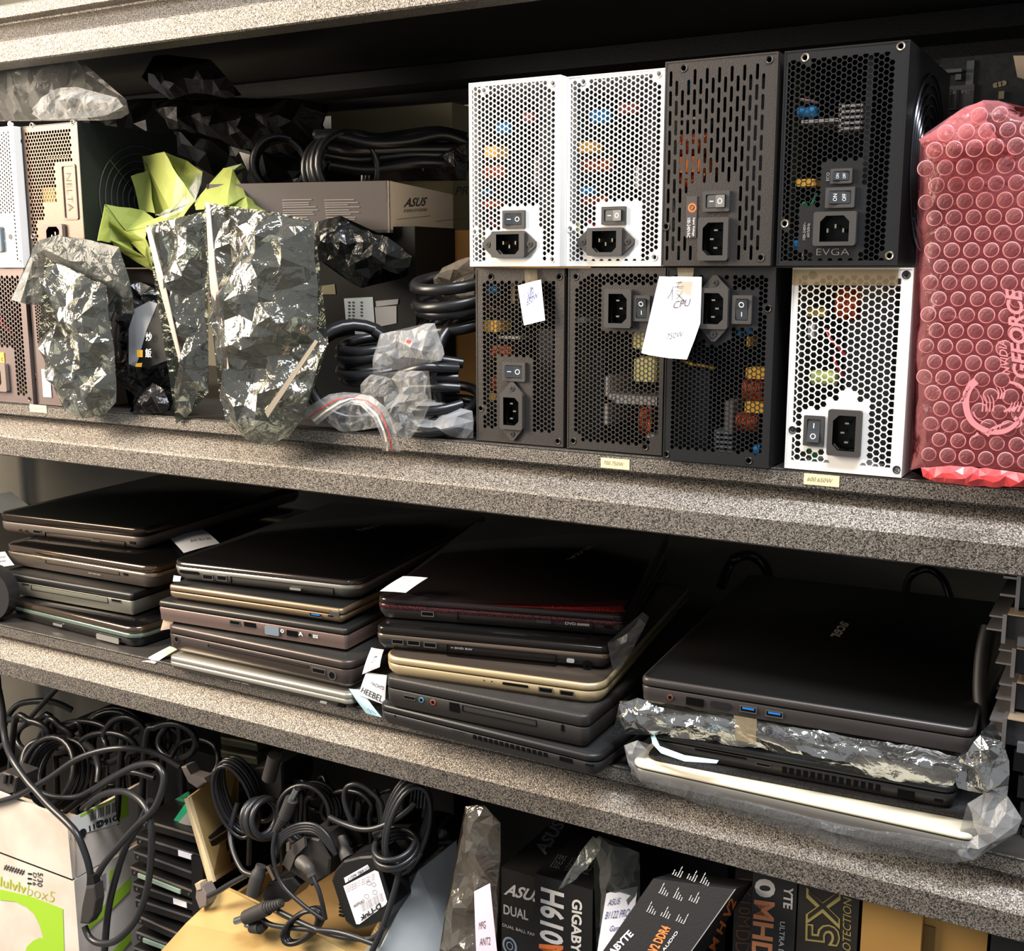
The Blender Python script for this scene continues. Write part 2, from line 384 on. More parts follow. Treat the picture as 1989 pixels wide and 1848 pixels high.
# ================================================================== POWER SUPPLIES
def lattice_hex(x0, x1, z0, z1, p, d, rot=False):
    """hexagonal holes of width d at pitch p; columns by default, rows when rot"""
    R = d/math.sqrt(3); out = []; q = p*math.sqrt(3)/2; n = int(max(x1-x0, z1-z0)/q)+3
    for i in range(-1, n):
        for j in range(-1, n+8):
            a = i*q; b = j*p+(p/2 if i % 2 else 0)
            cx, cz = (x0+b, z0+a) if rot else (x0+a, z0+b)
            if cx-R > x1 or cz-R > z1: continue
            a0 = 30 if rot else 0
            out.append(((cx, cz), [(cx+R*math.cos(math.radians(a0+60*k)), cz+R*math.sin(math.radians(a0+60*k))) for k in range(6)]))
    return out
def lattice_slot(x0, x1, z0, z1):
    out = []; i = 0; x = x0+1.6e-3
    while x < x1:
        z = z0-14.2e-3+(7.1e-3 if i % 2 else 0)
        while z < z1:
            w, l = 1.15e-3, 11.4e-3
            out.append(((x, z+l/2), [(x+w*math.cos(math.radians(a)), z+w+(l-2*w if k < 4 else 0)+w*math.sin(math.radians(a))) for k, a in enumerate((0, 60, 120, 180, 180, 240, 300, 360))])); z += 14.2e-3
        x += 4.74e-3; i += 1
    return out
def psu(name, label, x, y, z, F, w=.086, h=.15, d=.15, m=BLK, pm=None, side=None, group='computer power supplies stacked on the shelf'):
    g = thing(name, label, 'power supply', (x, y, z), group=group)
    def P(px, py, dy=0.): q = at(px, py, y+dy); return (q.x-x, q.z-z)
    t = .0011; mb = MB()
    # case: five walls with a folded rim round the front
    for a in ((0, t, 0, d, 0, h), (w-t, w, 0, d, 0, h), (t, w-t, 0, d, 0, t), (t, w-t, 0, d, h-t, h), (t, w-t, d-t, d, t, h-t)): mb.box(*a)
    rim = .0022
    for a in ((t, rim, .0006, .0016, t, h-t), (w-rim, w-t, .0006, .0016, t, h-t)): mb.box(*a)
    o = mb.build('casing', side or m, g)
    # perforated plate
    ml, mr, mbt, mt = F['margin']; x0, x1, z0, z1 = ml, w-mr, mbt, h-mt
    masks = []
    for q in F['mask']:
        if len(q) == 3: c = P(q[0], q[1]); masks.append(('c', c, q[2]))
        else:
            a, b = P(q[0], q[3]), P(q[2], q[1]); masks.append(('r', a, b))
    hl = lattice_slot(x0, x1, z0, z1) if F.get('slot') else lattice_hex(x0, x1, z0, z1, F['p'], F['d'], F.get('rot', False))
    holes = []
    for c, pl in hl:
        bad = False
        for k in masks:
            if k[0] == 'c':
                if math.hypot(c[0]-k[1][0], c[1]-k[1][1]) < k[2]: bad = True
            elif k[1][0]-F['d']*.45 < c[0] < k[2][0]+F['d']*.45 and k[1][1]-F['d']*.45 < c[1] < k[2][1]+F['d']*.45: bad = True
        for cx, cz in F.get('cut', []):
            if abs(c[0]-cx*w)+abs(c[1]-cz*h) < F.get('cutr', .0): bad = True
        if bad: continue
        a0 = parea(pl); pl = clip(pl, x0, x1, z0, z1)
        if len(pl) > 2 and parea(pl) > a0*(.22 if F.get('half') else .97):
            holes.append(pl)
    scr = [P(*s) for s in F['screw']]
    for c in scr: holes.append([(c[0]+.0019*math.cos(k*math.pi/5), c[1]+.0019*math.sin(k*math.pi/5)) for k in range(10)])
    for c in scr:
        mb = MB(); R = [[(c[0]+r*math.cos(k*math.pi/8), yy, c[1]+r*math.sin(k*math.pi/8)) for k in range(16)] for r, yy in ((.0031, .0004), (.0026, -.0003), (.0019, .0), (.0019, .004))]
        mb.rings(R, caps=False); mb.build('screw_hole', F.get('scrm', pm or m), g, True)
    # socket
    so = F['socket']; a, b = P(so[0], so[3], -.002), P(so[2], so[1], -.002); sx0, sz0, sx1, sz1 = a[0], a[1], b[0], b[1]; ch = so[4]; mg = .0042
    cw, chh = sx1-sx0, sz1-sz0; iw0, iw1, iz0, iz1 = sx0+cw*.16, sx1-cw*.16, sz0+chh*.12, sz1-chh*.12; k = min(cw, chh)*.17
    cav = {'b': [(iw0+k, iz0), (iw1-k, iz0), (iw1, iz0+k), (iw1, iz1), (iw0, iz1), (iw0, iz0+k)], 't': [(iw0, iz0), (iw1, iz0), (iw1, iz1-k), (iw1-k, iz1), (iw0+k, iz1), (iw0, iz1-k)],
           'r': [(iw0, iz0), (iw1-k, iz0), (iw1, iz0+k), (iw1, iz1-k), (iw1-k, iz1), (iw0, iz1)], 'l': [(iw0+k, iz0), (iw1, iz0), (iw1, iz1), (iw0+k, iz1), (iw0, iz1-k), (iw0, iz0+k)]}[ch]
    out = rrect(sx0, sx1, sz0, sz1, .0018, 3)
    if cav[0][0] > t+.001 and sx0 < w: holes.append(cav)
    elif max(p[0] for p in cav) < w: holes.append(clip(cav, t+.0006, w, 0, h)) if clip(cav, t+.0006, w, 0, h) else None
    mb = MB(); plate(mb, [(t, t), (w-t, t), (w-t, h-t), (t, h-t)], holes, .0004, .0009); mb.build('perforated_plate', pm or m, g, recalc=False)
    if so[5]:
        e = .0095; cx, cz = (sx0+sx1)/2, (sz0+sz1)/2
        if so[5] == 'h': ear = [(sx0-e, cz-.0016), (sx0-e+.002, cz-.0034), (sx0, sz0+.001), (sx1, sz0+.001), (sx1+e-.002, cz-.0034), (sx1+e, cz-.0016), (sx1+e, cz+.0016), (sx1+e-.002, cz+.0034), (sx1, sz1-.001), (sx0, sz1-.001), (sx0-e+.002, cz+.0034), (sx0-e, cz+.0016)]; sc = [(sx0-e*.42, cz), (sx1+e*.42, cz)]
        else: ear = [(cx-.0016, sz0-e), (cx+.0016, sz0-e), (cx+.0034, sz0-e+.002), (sx1-.001, sz0), (sx1-.001, sz1), (cx+.0034, sz1+e-.002), (cx+.0016, sz1+e), (cx-.0016, sz1+e), (cx-.0034, sz1+e-.002), (sx0+.001, sz1), (sx0+.001, sz0), (cx-.0034, sz0-e+.002)]; sc = [(cx, sz0-e*.42), (cx, sz1+e*.42)]
    s = MB(); plate(s, out, [cav], -.0042, .0042); s.add([(p[0], -.0042, p[1]) for p in cav]+[(p[0], .012, p[1]) for p in cav], [(i, (i+1) % 6, 6+(i+1) % 6, 6+i) for i in range(6)]+[(6, 7, 8, 9, 10, 11)], 1)
    if so[5]: plate(s, ear, [cav], -.0022, .0024)
    sk = s.build('power_socket', [F.get('sockm', PLAS), DPLAS], g, recalc=False)
    if so[5]:
        for c in sc:
            q = MB(); q.cyl((c[0], -.0022, c[1]), (0, -1, 0), .0024, .0007, 12); q.box(c[0]-.0016, c[0]+.0016, -.00325, -.0029, c[1]-.0003, c[1]+.0003, 1); q.box(c[0]-.0003, c[0]+.0003, -.00325, -.0029, c[1]-.0016, c[1]+.0016, 1)
            q.build('screw', [PLAS, DPLAS], sk)
    cx, cz = (iw0+iw1)/2, (iz0+iz1)/2; hz = ch in 'bt'; sg = {'b': -1, 't': 1, 'r': 1, 'l': -1}[ch]
    for kk in (-1, 0, 1):
        if hz: ux, uz = cx+kk*(iw1-iw0)*.27, cz+(.0018*sg if kk == 0 else -.0012*sg); q = MB().box(ux-.0011, ux+.0011, -.0015, .011, uz-.0005, uz+.0005) if 0 else MB().box(ux-.0006, ux+.0006, -.001, .011, uz-.0014, uz+.0014)
        else: ux, uz = cx+(.0018*sg if kk == 0 else -.0012*sg), cz+kk*(iz1-iz0)*.27; q = MB().box(ux-.0014, ux+.0014, -.001, .011, uz-.0006, uz+.0006)
        q.build('pin', NICK, sk)
    # rocker switches
    for sw in F['switch']:
        a, b = P(sw[0], sw[3], -.001), P(sw[2], sw[1], -.001); ax, az, bx, bz = a[0], a[1], b[0], b[1]; q = min(bx-ax, bz-az)*.17
        s = MB(); plate(s, rrect(ax, bx, az, bz, .0006, 2), [rrect(ax+q, bx-q, az+q, bz-q, .0008, 2)], -.0024, .0026); s.box(ax+q, bx-q, .001, .0014, az+q, bz-q, 1)
        bz_ = s.build('switch_frame', [F.get('sockm', PLAS), DPLAS], g, recalc=False)
        c = q+.0005; up = sw[4]; cxm, czm = (ax+bx)/2, (az+bz)/2
        # wedge: tilted about the middle
        X_, Z_ = (ax+c, bx-c), (az+c, bz-c)
        if up in 'lr':
            ya, yb = (-.0044, -.0016) if up == 'l' else (-.0016, -.0044)
            v = [(X_[0], .0012, Z_[0]), (X_[1], .0012, Z_[0]), (X_[1], .0012, Z_[1]), (X_[0], .0012, Z_[1]), (X_[0], ya, Z_[0]), (cxm, -.0026, Z_[0]), (X_[1], yb, Z_[0]), (X_[1], yb, Z_[1]), (cxm, -.0026, Z_[1]), (X_[0], ya, Z_[1])]
            f = [(0, 3, 2, 1), (4, 5, 8, 9), (5, 6, 7, 8), (0, 1, 6, 5, 4), (3, 9, 8, 7, 2), (0, 4, 9, 3), (1, 2, 7, 6)]
        else:
            ya, yb = (-.0044, -.0016) if up == 'b' else (-.0016, -.0044)
            v = [(X_[0], .0012, Z_[0]), (X_[1], .0012, Z_[0]), (X_[1], .0012, Z_[1]), (X_[0], .0012, Z_[1]), (X_[0], ya, Z_[0]), (X_[1], ya, Z_[0]), (X_[1], -.0026, czm), (X_[1], yb, Z_[1]), (X_[0], yb, Z_[1]), (X_[0], -.0026, czm)]
            f = [(0, 3, 2, 1), (4, 5, 6, 9), (9, 6, 7, 8), (0, 1, 5, 4), (1, 2, 7, 6, 5), (2, 3, 8, 7), (3, 0, 4, 9, 8)]
        rk = MB().add(v, f).build('rocker', ROCK, bz_)
        L = MB(); mk = sw[5]
        def Q(u, v): # u along the long axis
            if up in 'lr': return ((X_[0]+(X_[1]-X_[0])*u), (ya+(-.0026-ya)*2*u if u < .5 else -.0026+(yb+.0026)*(2*u-1))-.00012, Z_[0]+(Z_[1]-Z_[0])*v)
            return (X_[0]+(X_[1]-X_[0])*v, (ya+(-.0026-ya)*2*u if u < .5 else -.0026+(yb+.0026)*(2*u-1))-.00012, Z_[0]+(Z_[1]-Z_[0])*u)
        if mk == 'IO' or mk == 'OI':
            iu, ou = (.27, .74) if mk == 'IO' else (.74, .27)
            ln = .11
            pts = [Q(iu-ln, .5), Q(iu+ln, .5)] if up in 'lr' else [Q(iu-ln, .5), Q(iu+ln, .5)]
            ribbon(L, pts, .00065, (0, -1, 0))
            cc = Vector(Q(ou, .5)); r = min(X_[1]-X_[0], Z_[1]-Z_[0])*.2
            dq = (Vector(Q(ou+.1, .5))-cc).normalized(); dv = (Vector(Q(ou, .9))-cc).normalized()
            ribbon(L, [cc+dq*r*math.cos(a*math.pi/8)+dv*r*math.sin(a*math.pi/8) for a in range(17)], .0006, (0, -1, 0))
        else:
            for s_, (u0, u1) in zip(('ON', 'OFF'), ((.2, .38), (.62, .80))): text_q(L, s_, Q(u1, .2), Vector(Q(u1, .8))-Vector(Q(u1, .2)), Vector(Q(u0, .2))-Vector(Q(u1, .2)), lift=.0001)
        L.build('switch_mark', INK, rk, recalc=False)
    # what shows through the holes
    cb = MB().box(.004, .0055, .012, d-.01, .006, h-.006).build('circuit_board', PCB, g)
    for it in F['inside']:
        kind, a0, b0, a1, b1, mm, dy = it
        a, b = P(a0, b1, dy), P(a1, b0, dy); cx, cz, rx, rz = (a[0]+b[0])/2, (a[1]+b[1])/2, abs(b[0]-a[0])/2, abs(b[1]-a[1])/2; q = MB()
        l_, r_ = max(cx-rx, .002), min(cx+rx, w-.002); cx, rx = (l_+r_)/2, (r_-l_)/2; a = (l_, a[1]); b = (r_, b[1])
        if rx < .0004: continue
        if kind == 'capacitor': q.cyl((max(cx-rx, .006), dy+rz, cz), (1, 0, 0), rz, 2*rx, 16); q.build(kind, mm, g, True)
        elif kind == 'coil':
            n = 13; rr = min(rx, rz)
            for i in range(n): q.tube([(cx-rx+2*rx*(i+.5)/n, dy+rz*.55+rz*.55*math.cos(t*math.pi/4), cz+rz*math.sin(t*math.pi/4)) for t in range(8)], .00085, 5, True, sm=1)
            q.build(kind, mm, g, True)
        elif kind == 'transformer': q.box(cx-rx, cx+rx, dy, dy+.018, cz-rz, cz+rz); q.box(cx-rx*.8, cx+rx*.8, dy-.001, dy+.02, cz-rz*1.12, cz+rz*1.12, 0); q.build(kind, mm, g)
        elif kind == 'heatsink':
            q.box(cx-rx, cx+rx, dy, dy+.05, cz-rz, cz+rz); q.build(kind, mm, g)
        elif kind == 'finned_heatsink':
            for i in range(5): zz = cz-rz+2*rz*(i+.5)/5; q.box(cx-rx, cx+rx, dy, dy+.04, zz-rz*.09, zz+rz*.09)
            q.box(cx-rx, cx-rx*.75, dy, dy+.04, cz-rz, cz+rz); q.build('heatsink', mm, g)
        elif kind == 'wire': q.tube([(a[0], dy+.003, b[1]), ((a[0]*2+b[0])/3, dy, cz+rz*.2), ((a[0]+2*b[0])/3, dy+.002, cz-rz*.3), (b[0], dy+.006, a[1])], .0011, 6); q.build(kind, mm, g, True)
    return g, P
IN_A = [('capacitor', 962, 236, 985, 260, CAPB, .014), ('capacitor', 1014, 215, 1034, 240, mat('dull_red', '8a4038', .4), .014), ('transformer', 940, 285, 967, 305, YEL, .008), ('coil', 938, 322, 978, 346, COP, .007), ('coil', 938, 390, 974, 405, COP, .008),
        ('wire', 950, 425, 975, 447, REDC, .006), ('capacitor', 936, 368, 948, 378, CAPB, .012), ('heatsink', 1037, 305, 1041, 360, HS, .012), ('wire', 933, 440, 947, 490, PYEL, .006), ('heatsink', 1045, 180, 1075, 500, DHS, .022)]
FA = dict(p=.0042, d=.0033, margin=(.0026, .0046, .0042, .0034), half=True, mask=[(973, 401, 1046, 452), (946, 448, 1050, 506), (939.5, 176, .0045), (1073.6, 163, .0056), (921.8, 450.7, .0042), (1071.8, 504, .0048)],
          screw=[(939.5, 175.7), (1073.6, 162), (921.8, 450.7), (1071.8, 504)], socket=(956, 448.4, 1020.7, 500.7, 'b', 'h'), switch=[(977, 408, 1020, 444, 'l', 'IO')], inside=IN_A)
ga, PA = psu('power_supply', 'white honeycomb power supply above the dark one with the small white note', -.0340, -.0020, .1525, FA, m=WHT)
lettering(ga, [('GOLD', (.0862, .07, .052), (0, 0, .034), (0, -.022, 0), dict(bold=.01, shear=.25))], mat('gold_text_grey', '4c5a60', .5), 'gold_lettering')
dA = dict(x=102.5)
def shift(items, ax0, ay0, sx, bx0, by0, sy=1.0): return [(k, bx0+(a-ax0)*sx, by0+(b-ay0)*sy, bx0+(c-ax0)*sx, by0+(d_-ay0)*sy, m_, dy) for k, a, b, c, d_, m_, dy in items]
FB = dict(FA); FB.update(mask=[(1160, 391, 1244, 442), (1137, 438, 1243, 500), (1133, 159, .0045), (1279.7, 144, .0056), (1107, 445, .0042), (1270.6, 500, .0048)],
          screw=[(1133, 159), (1279.7, 143.4), (1107, 445), (1270.6, 500)], socket=(1141, 441.6, 1210.4, 497, 'b', 'h'), switch=[(1169, 400.6, 1216, 437, 'r', 'IO')],
          inside=[('capacitor', 1147, 208, 1177, 240, CAPB, .012), ('capacitor', 1200, 196, 1236, 222, MATS['dull_red'], .014), ('transformer', 1124, 276, 1152, 296, YEL, .007), ('coil', 1128, 308, 1186, 334, COP, .006), ('coil', 1128, 382, 1180, 398, COP, .007),
                  ('capacitor', 1128, 362, 1152, 380, CAPB, .010), ('wire', 1138, 424, 1166, 450, REDC, .005), ('wire', 1120, 430, 1132, 482, PYEL, .006), ('heatsink', 1234, 325, 1239, 365, HS, .012), ('heatsink', 1243, 165, 1275, 500, DHS, .022)])
gb, PB = psu('power_supply', 'white honeycomb power supply with its black rocker flush, second from left in the upper row', .0522, .0100, .1525, FB, m=WHT)
FC = dict(slot=True, p=.005, d=.003, margin=(.003, .0052, .004, .0045), mask=[(1352, 356, 1424, 414), (1352, 412, 1424, 512), (1326, 382, 1356, 466), (1328, 134, .0075), (1494.4, 117, .007), (1293.6, 441, .0055), (1477, 500, .006)],
          screw=[(1328, 132.7), (1494.4, 115.8), (1293.6, 440.7), (1477.4, 501)], socket=(1355.8, 421.6, 1417, 506.6, 'l', ''), switch=[(1365, 370, 1418.5, 412, 'r', 'IO')],
          inside=[('capacitor', 1318, 150, 1334, 175, CAPB, .006), ('coil', 1316, 258, 1374, 300, COP, .006), ('heatsink', 1314, 303, 1360, 336, ORG, .006), ('coil', 1314, 336, 1368, 370, COP, .007), ('heatsink', 1322, 226, 1362, 234, HS, .012),
                  ('heatsink', 1440, 150, 1490, 480, DHS, .02), ('wire', 1300, 330, 1306, 420, HS, .006)])
gc, PC = psu('power_supply', 'dark grey power supply with tall slot vents and a small orange gear badge', .1455, -.0134, .1525, FC)
a, b = PC(1332, 462), PC(1354.5, 381)
bd = MB().box(a[0], b[0], -.0006, .0004, a[1], b[1]).build('badge', mat('badge_plate', '3e3735', .5), gc)
lettering(bd, [('100-240VAC', (a[0]+.0012, -.0007, b[1]-.016), (0, 0, a[1]-b[1]+.016), (.0026, 0, 0)), ('Input Voltage', (a[0]+.0052, -.0007, b[1]-.016), (0, 0, a[1]-b[1]+.017), (.0024, 0, 0))], INK)
cx, cz = a[0]+.0048, b[1]-.0085; mb = MB()
for k in range(20):
    t0, t1 = k*math.pi/10, (k+.5)*math.pi/10
    mb.add([(cx+.0030*math.cos(t0), -.0008, cz+.0030*math.sin(t0)), (cx+.0041*math.cos(t0+.05), -.0008, cz+.0041*math.sin(t0+.05)), (cx+.0030*math.cos(t1), -.0008, cz+.0030*math.sin(t1))], [(0, 1, 2)])
ribbon(mb, [(cx+.0027*math.cos(k*math.pi/12), -.0008, cz+.0027*math.sin(k*math.pi/12)) for k in range(25)], .0008, (0, -1, 0))
text_q(mb, 'Tt', (cx-.0013, -.0008, cz+.0014), (0, 0, -.0028), (.0022, 0, 0), bold=.02); mb.build('gear_mark', ORG, bd, recalc=False)
FD = dict(p=.00415, d=.0035, margin=(.003, .0085, .0035, .0065), half=True, mask=[(1600, 316, 1672, 366), (1592, 366, 1676, 406), (1550, 404, 1682, 480), (1578, 478, 1660, 499), (1563.7, 112, .0055), (1750, 90, .009), (1524, 434.7, .0045), (1728, 497, .006)],
          screw=[(1563.7, 112), (1750, 89.6), (1524, 434.7), (1727.6, 497)], scrm=mat('bare_screw_hole', 'a59a88', .35, .8), socket=(1579.3, 410, 1665.6, 478, 't', ''), switch=[(1613, 326.7, 1656.5, 357.6, 'l', 'ON'), (1603, 362.8, 1661.7, 404.6, 'l', 'ON')],
          inside=[('capacitor', 1547, 205, 1584, 228, CAPB, .007), ('wire', 1553, 190, 1583, 200, mat('dusty_pink', 'a78478', .5), .006), ('heatsink', 1556, 229, 1628, 240, HS, .006), ('finned_heatsink', 1627, 198, 1676, 256, HS, .006),
                  ('transformer', 1545, 348, 1585, 362, YEL, .006), ('wire', 1552, 420, 1580, 376, GRN, .006), ('capacitor', 1540, 466, 1554, 486, CAPB, .007), ('heatsink', 1557, 476, 1562, 505, HS, .006), ('heatsink', 1678, 110, 1686, 500, DHS, .012)])
gd, PD = psu('power_supply', 'large black honeycomb power supply with two switches, top right of the stack', .2352, -.0109, .1525, FD, m=BLK2, d=.165)
a = PD(1586, 496); b = PD(1650, 483)
L = MB(); text_q(L, 'EVGA', (a[0], -.0001, a[1]), (b[0]-a[0], 0, 0), (0, 0, .0046), bold=-.02)
a = PD(1611, 351); text_q(L, 'ECO', (a[0], -.0001, a[1]), (0, 0, .0056), (-.0022, 0, 0))
a = PD(1564.5, 466); text_q(L, '100-240V~', (a[0], -.0001, a[1]), (0, 0, .0125), (-.002, 0, 0)); a = PD(1572.5, 461); text_q(L, '60/50Hz', (a[0], -.0001, a[1]), (0, 0, .0098), (-.002, 0, 0))
L.build('lettering', GREYINK, gd, recalc=False)
def fan_side(g, cy, cz, R, n, w, m, r=.0006):
    q = MB()
    for i in range(n): rr = R*(i+1.5)/(n+.5); q.tube([(w+.0012, cy+rr*math.cos(t*math.pi/24), cz+rr*math.sin(t*math.pi/24)) for t in range(48)], r, 5, True, sm=1)
    for k in range(4): t = math.pi/4+k*math.pi/2; q.tube([(w+.0006, cy+R*.2*math.cos(t), cz+R*.2*math.sin(t)), (w+.0006, cy+R*math.cos(t), cz+R*math.sin(t))], r, 5, sm=1)
    o = q.build('fan_guard', m, g, True)
    MB().cyl((w-.0005, cy, cz), (1, 0, 0), R*.22, .001, 24).build('fan_hub', BLK2, o); return o
WIRE = mat('chromed_wire', '6d7376', .3, .8)
fan_side(gd, .085, .075, .064, 8, .086, mat('dark_wire', '3a3b3f', .25, .7), .0009)
FE = dict(p=.0041, d=.0033, margin=(.0048, .0068, .0108, .0105), mask=[(965, 696, 1034, 846), (933.7, 794, .0052)], screw=[(953, 538), (1086, 538), (933.7, 794), (1083, 857.6)],
          socket=(973, 765, 1016.5, 832.8, 'r', 'v'), switch=[(977, 704.5, 1021, 739.6, 'l', 'IO')],
          inside=[('capacitor', 945, 552, 962, 572, CAPB, .007), ('transformer', 937, 624, 972, 643, YEL, .006), ('coil', 952, 674, 992, 700, COP, .006), ('coil', 952, 735, 968, 760, COP, .006), ('heatsink', 968, 654, 1010, 658, HS, .010),
                  ('transformer', 950, 765, 964, 776, YEL, .008), ('heatsink', 993, 548, 1000, 590, mat('kraft_tape', '8a7358', .6), .010), ('wire', 945, 596, 975, 606, MATS['dull_red'], .006), ('capacitor', 944, 780, 964, 800, DHS, .010), ('heatsink', 1045, 640, 1075, 850, DHS, .02)])
ge, PE = psu('power_supply', 'dark grey power supply with the crossed-out note, lower left of the right-hand group', -.0351, .009, 0.001, FE)
FF = dict(p=.0040, d=.0032, margin=(.0045, .0030, .006, .004), cut=[(0, 0), (0, 1), (1, 0)], cutr=.022, mask=[(1172, 557, 1272, 641)], screw=[(1118.5, 538), (1113, 857), (1252.7, 868.7)],
          socket=(1175, 562, 1228.3, 636.4, 'r', ''), switch=[(1230.6, 574.3, 1263.8, 624, 't', 'IO')],
          inside=[('transformer', 1230, 646, 1275, 676, PYEL, .006), ('transformer', 1231, 699, 1276, 738, PYEL, .006), ('heatsink', 1176, 731, 1184, 768, HS, .007), ('heatsink', 1180, 766, 1196, 776, HS, .007), ('heatsink', 1194, 772, 1276, 783, HS, .007),
                  ('heatsink', 1174, 785, 1182, 826, HS, .007), ('coil', 1240, 788, 1254, 848, COP, .008), ('wire', 1256, 790, 1276, 800, REDC, .008), ('heatsink', 1256, 845, 1274, 851, HS, .008), ('heatsink', 1112, 617, 1135, 627, HS, .008), ('heatsink', 1105, 680, 1172, 850, DHS, .03)])
gf, PF = psu('power_supply', 'dark grey power supply with socket at top, half behind the torn note', .0548, .0084, 0.001, FF)
FG = dict(p=.0039, d=.0032, margin=(.0042, .0046, .0085, .004), cut=[(0, 0)], cutr=.016, mask=[(1354, 545, 1420, 655), (1418, 566, 1468, 636), (1386, 545, .0075), (1386, 655, .0075), (1491, 600, .0055), (1454, 896, .0075)], screw=[(1491, 600), (1293.4, 883), (1454, 895.7)],
          socket=(1358.7, 560, 1416.5, 638.6, 'r', 'v'), switch=[(1422, 574, 1461.8, 629, 't', 'IO')],
          inside=[('transformer', 1448, 717, 1490, 734, YEL, .006), ('coil', 1440, 740, 1482, 777, COP, .006), ('transformer', 1446, 783, 1488, 800, YEL, .006), ('coil', 1428, 806, 1472, 838, COP, .006), ('heatsink', 1406, 780, 1424, 838, mat('dull_grey_part', '6e6864', .5), .007),
                  ('wire', 1323, 704, 1384, 714, YEL, .006), ('finned_heatsink', 1386, 838, 1422, 880, mat('grey_fins', '8d9096', .4, .5), .006), ('capacitor', 1462, 866, 1474, 888, CAPB, .006), ('capacitor', 1432, 640, 1440, 654, CAPB, .006), ('capacitor', 1448, 632, 1460, 650, CAPB, .006), ('transformer', 1450, 655, 1458, 672, YEL, .008), ('heatsink', 1300, 720, 1380, 870, DHS, .03)])
gg, PG = psu('power_supply', 'black power supply with copper coils showing, behind the torn note, third in lower row', .1484, -.0077, 0.001, FG, m=BLK2, d=.16)
FH = dict(p=.00515, d=.0043, margin=(.0048, .0082, .0065, .0055), half=True, mask=[(1555, 803, 1606, 870), (1602, 788, 1680, 892), (1632, 764, 1662, 800), (1630, 880, 1652, 915), (1578.5, 535, .005), (1760, 534, .006), (1539, 835.7, .004), (1741.6, 913, .006)],
          screw=[(1578.5, 535), (1760, 534), (1539, 835.7), (1741.6, 913)], scrm=DPLAS, socket=(1606, 798.4, 1675.5, 883.7, 'l', ''), switch=[(1560, 809, 1602.5, 865, 'b', 'OI')],
          inside=[('capacitor', 1566, 598, 1602, 616, mat('mustard_part', 'b09a3a', .4), .009), ('capacitor', 1574, 722, 1622, 748, mat('pale_green_part', 'b9c46a', .4), .010), ('coil', 1620, 560, 1666, 622, COP, .016), ('wire', 1600, 640, 1640, 690, REDC, .008), ('wire', 1616, 690, 1634, 730, REDC, .010),
                  ('heatsink', 1556, 620, 1562, 800, mat('tan_part', '9c8a6c', .5), .010), ('heatsink', 1700, 560, 1740, 900, DHS, .018), ('capacitor', 1568, 830, 1578, 900, GRN, .014), ('capacitor', 1568, 625, 1582, 660, HS, .010)])
gh, PH = psu('power_supply', 'white power supply with large black hexagon holes, lower right beside the red bubble wrap', .2446, -.0005, 0.001, FH, m=WHT, d=.16)
a = PH(1537, 540); b = PH(1757, 526)
MB().box(a[0]+.001, b[0]-.004, -.0009, -.0004, .1375, .1488).build('adhesive_tape', TAPE, gh)
# left-hand group
FN = dict(rot=True, p=.0043, d=.0034, margin=(.005, .0095, .004, .0065), mask=[(120, 315, 150, 466), (90, 395, 119, 440), (80, 432, 150, 520), (111, 317, 150, 394), (60.5, 244, .0045), (140, 237, .006)],
          screw=[(60.8, 243.5), (140, 238), (63.5, 459)], scrm=mat('bare_rivet', 'cfc2b2', .35, .6), socket=(89, 435, 123, 478, 't', ''), sockm=mat('tan_socket', '6f6158', .5), switch=[],
          inside=[('transformer', 84, 365, 110, 392, YEL, .010), ('heatsink', 90, 303, 132, 308, mat('tan_part2', '9a8a70', .5), .010), ('heatsink', 60, 300, 80, 420, DHS, .02)])
xn = at(44, 300, .007).x
gn, PN = psu('power_supply', 'tan power supply with embossed nameplate recess and a round black fan side, far left', xn, 0.007, .1525, FN, m=TAN, side=mat('green_black_steel', '1e2422', .45, .3, .2, 900), d=.14, w=.089)
a = PN(124, 424); b = PN(149, 322); mb = MB(); zz0, zz1 = a[1], b[1]; xx0, xx1 = a[0]+.003, b[0]-.004
plate(mb, rrect(xx0-.002, xx1+.002, zz0-.002, zz1+.002, .002, 2), [rrect(xx0, xx1, zz0, zz1, .0015, 2)], -.001, .0016); np_ = mb.build('nameplate_recess', mat('recess_tan', '6b5b52', .5, .4), gn, recalc=False)
lettering(np_, [('NELTA'[0:5], (xx0+.0045, -.0002, zz1-.007), (0, 0, -(zz1-zz0)+.014), (.0075, 0, 0), dict(bold=-.02))], mat('engraved_dark', '3a302c', .6))
fan_side(gn, .082, .072, .06, 7, .089, WIRE, .0006)
lettering(gn, [('DELTA', (.0896, .082, .028), (0, 0, .034), (0, -.011, 0), dict(bold=.02))], YEL, 'side_label')
FW_ = dict(p=.0042, d=.0028, margin=(.004, .0055, .005, .0035), half=False, mask=[(-60, 415, 24, 520)], screw=[(18, 241), (40, 508)], socket=(-60, 440, 3, 490, 'b', ''), sockm=mat('slate_plastic', '54616c', .5), switch=[], inside=[])
xw = min(at(34.5, 372, -.002).x, xn)-.0862
gw, PW = psu('power_supply', 'white power supply cut by the left photo edge, beside the tan one', xw, -0.002, .1525, FW_, m=WHT)
L = MB(); a = PW(6, 441); text_q(L, 'AUTO  ECO', (a[0], -.0001, a[1]), (0, 0, -.026), (.0028, 0, 0)); c = PW(20, 460); L.cyl((c[0], -.0003, c[1]), (0, 1, 0), .003, .0002, 12); L.build('lettering', DKINK, gw, recalc=False)
for zz in (.03, .09): MB().cyl((.086, .014, zz), (1, 0, 0), .0012, .0006, 10).build('side_rivet', STEEL, gw)
for zz in (.008, .135): MB().cyl((.086, .012, zz), (1, 0, 0), .0035, .0002, 14).build('side_hole', DPLAS, gw)
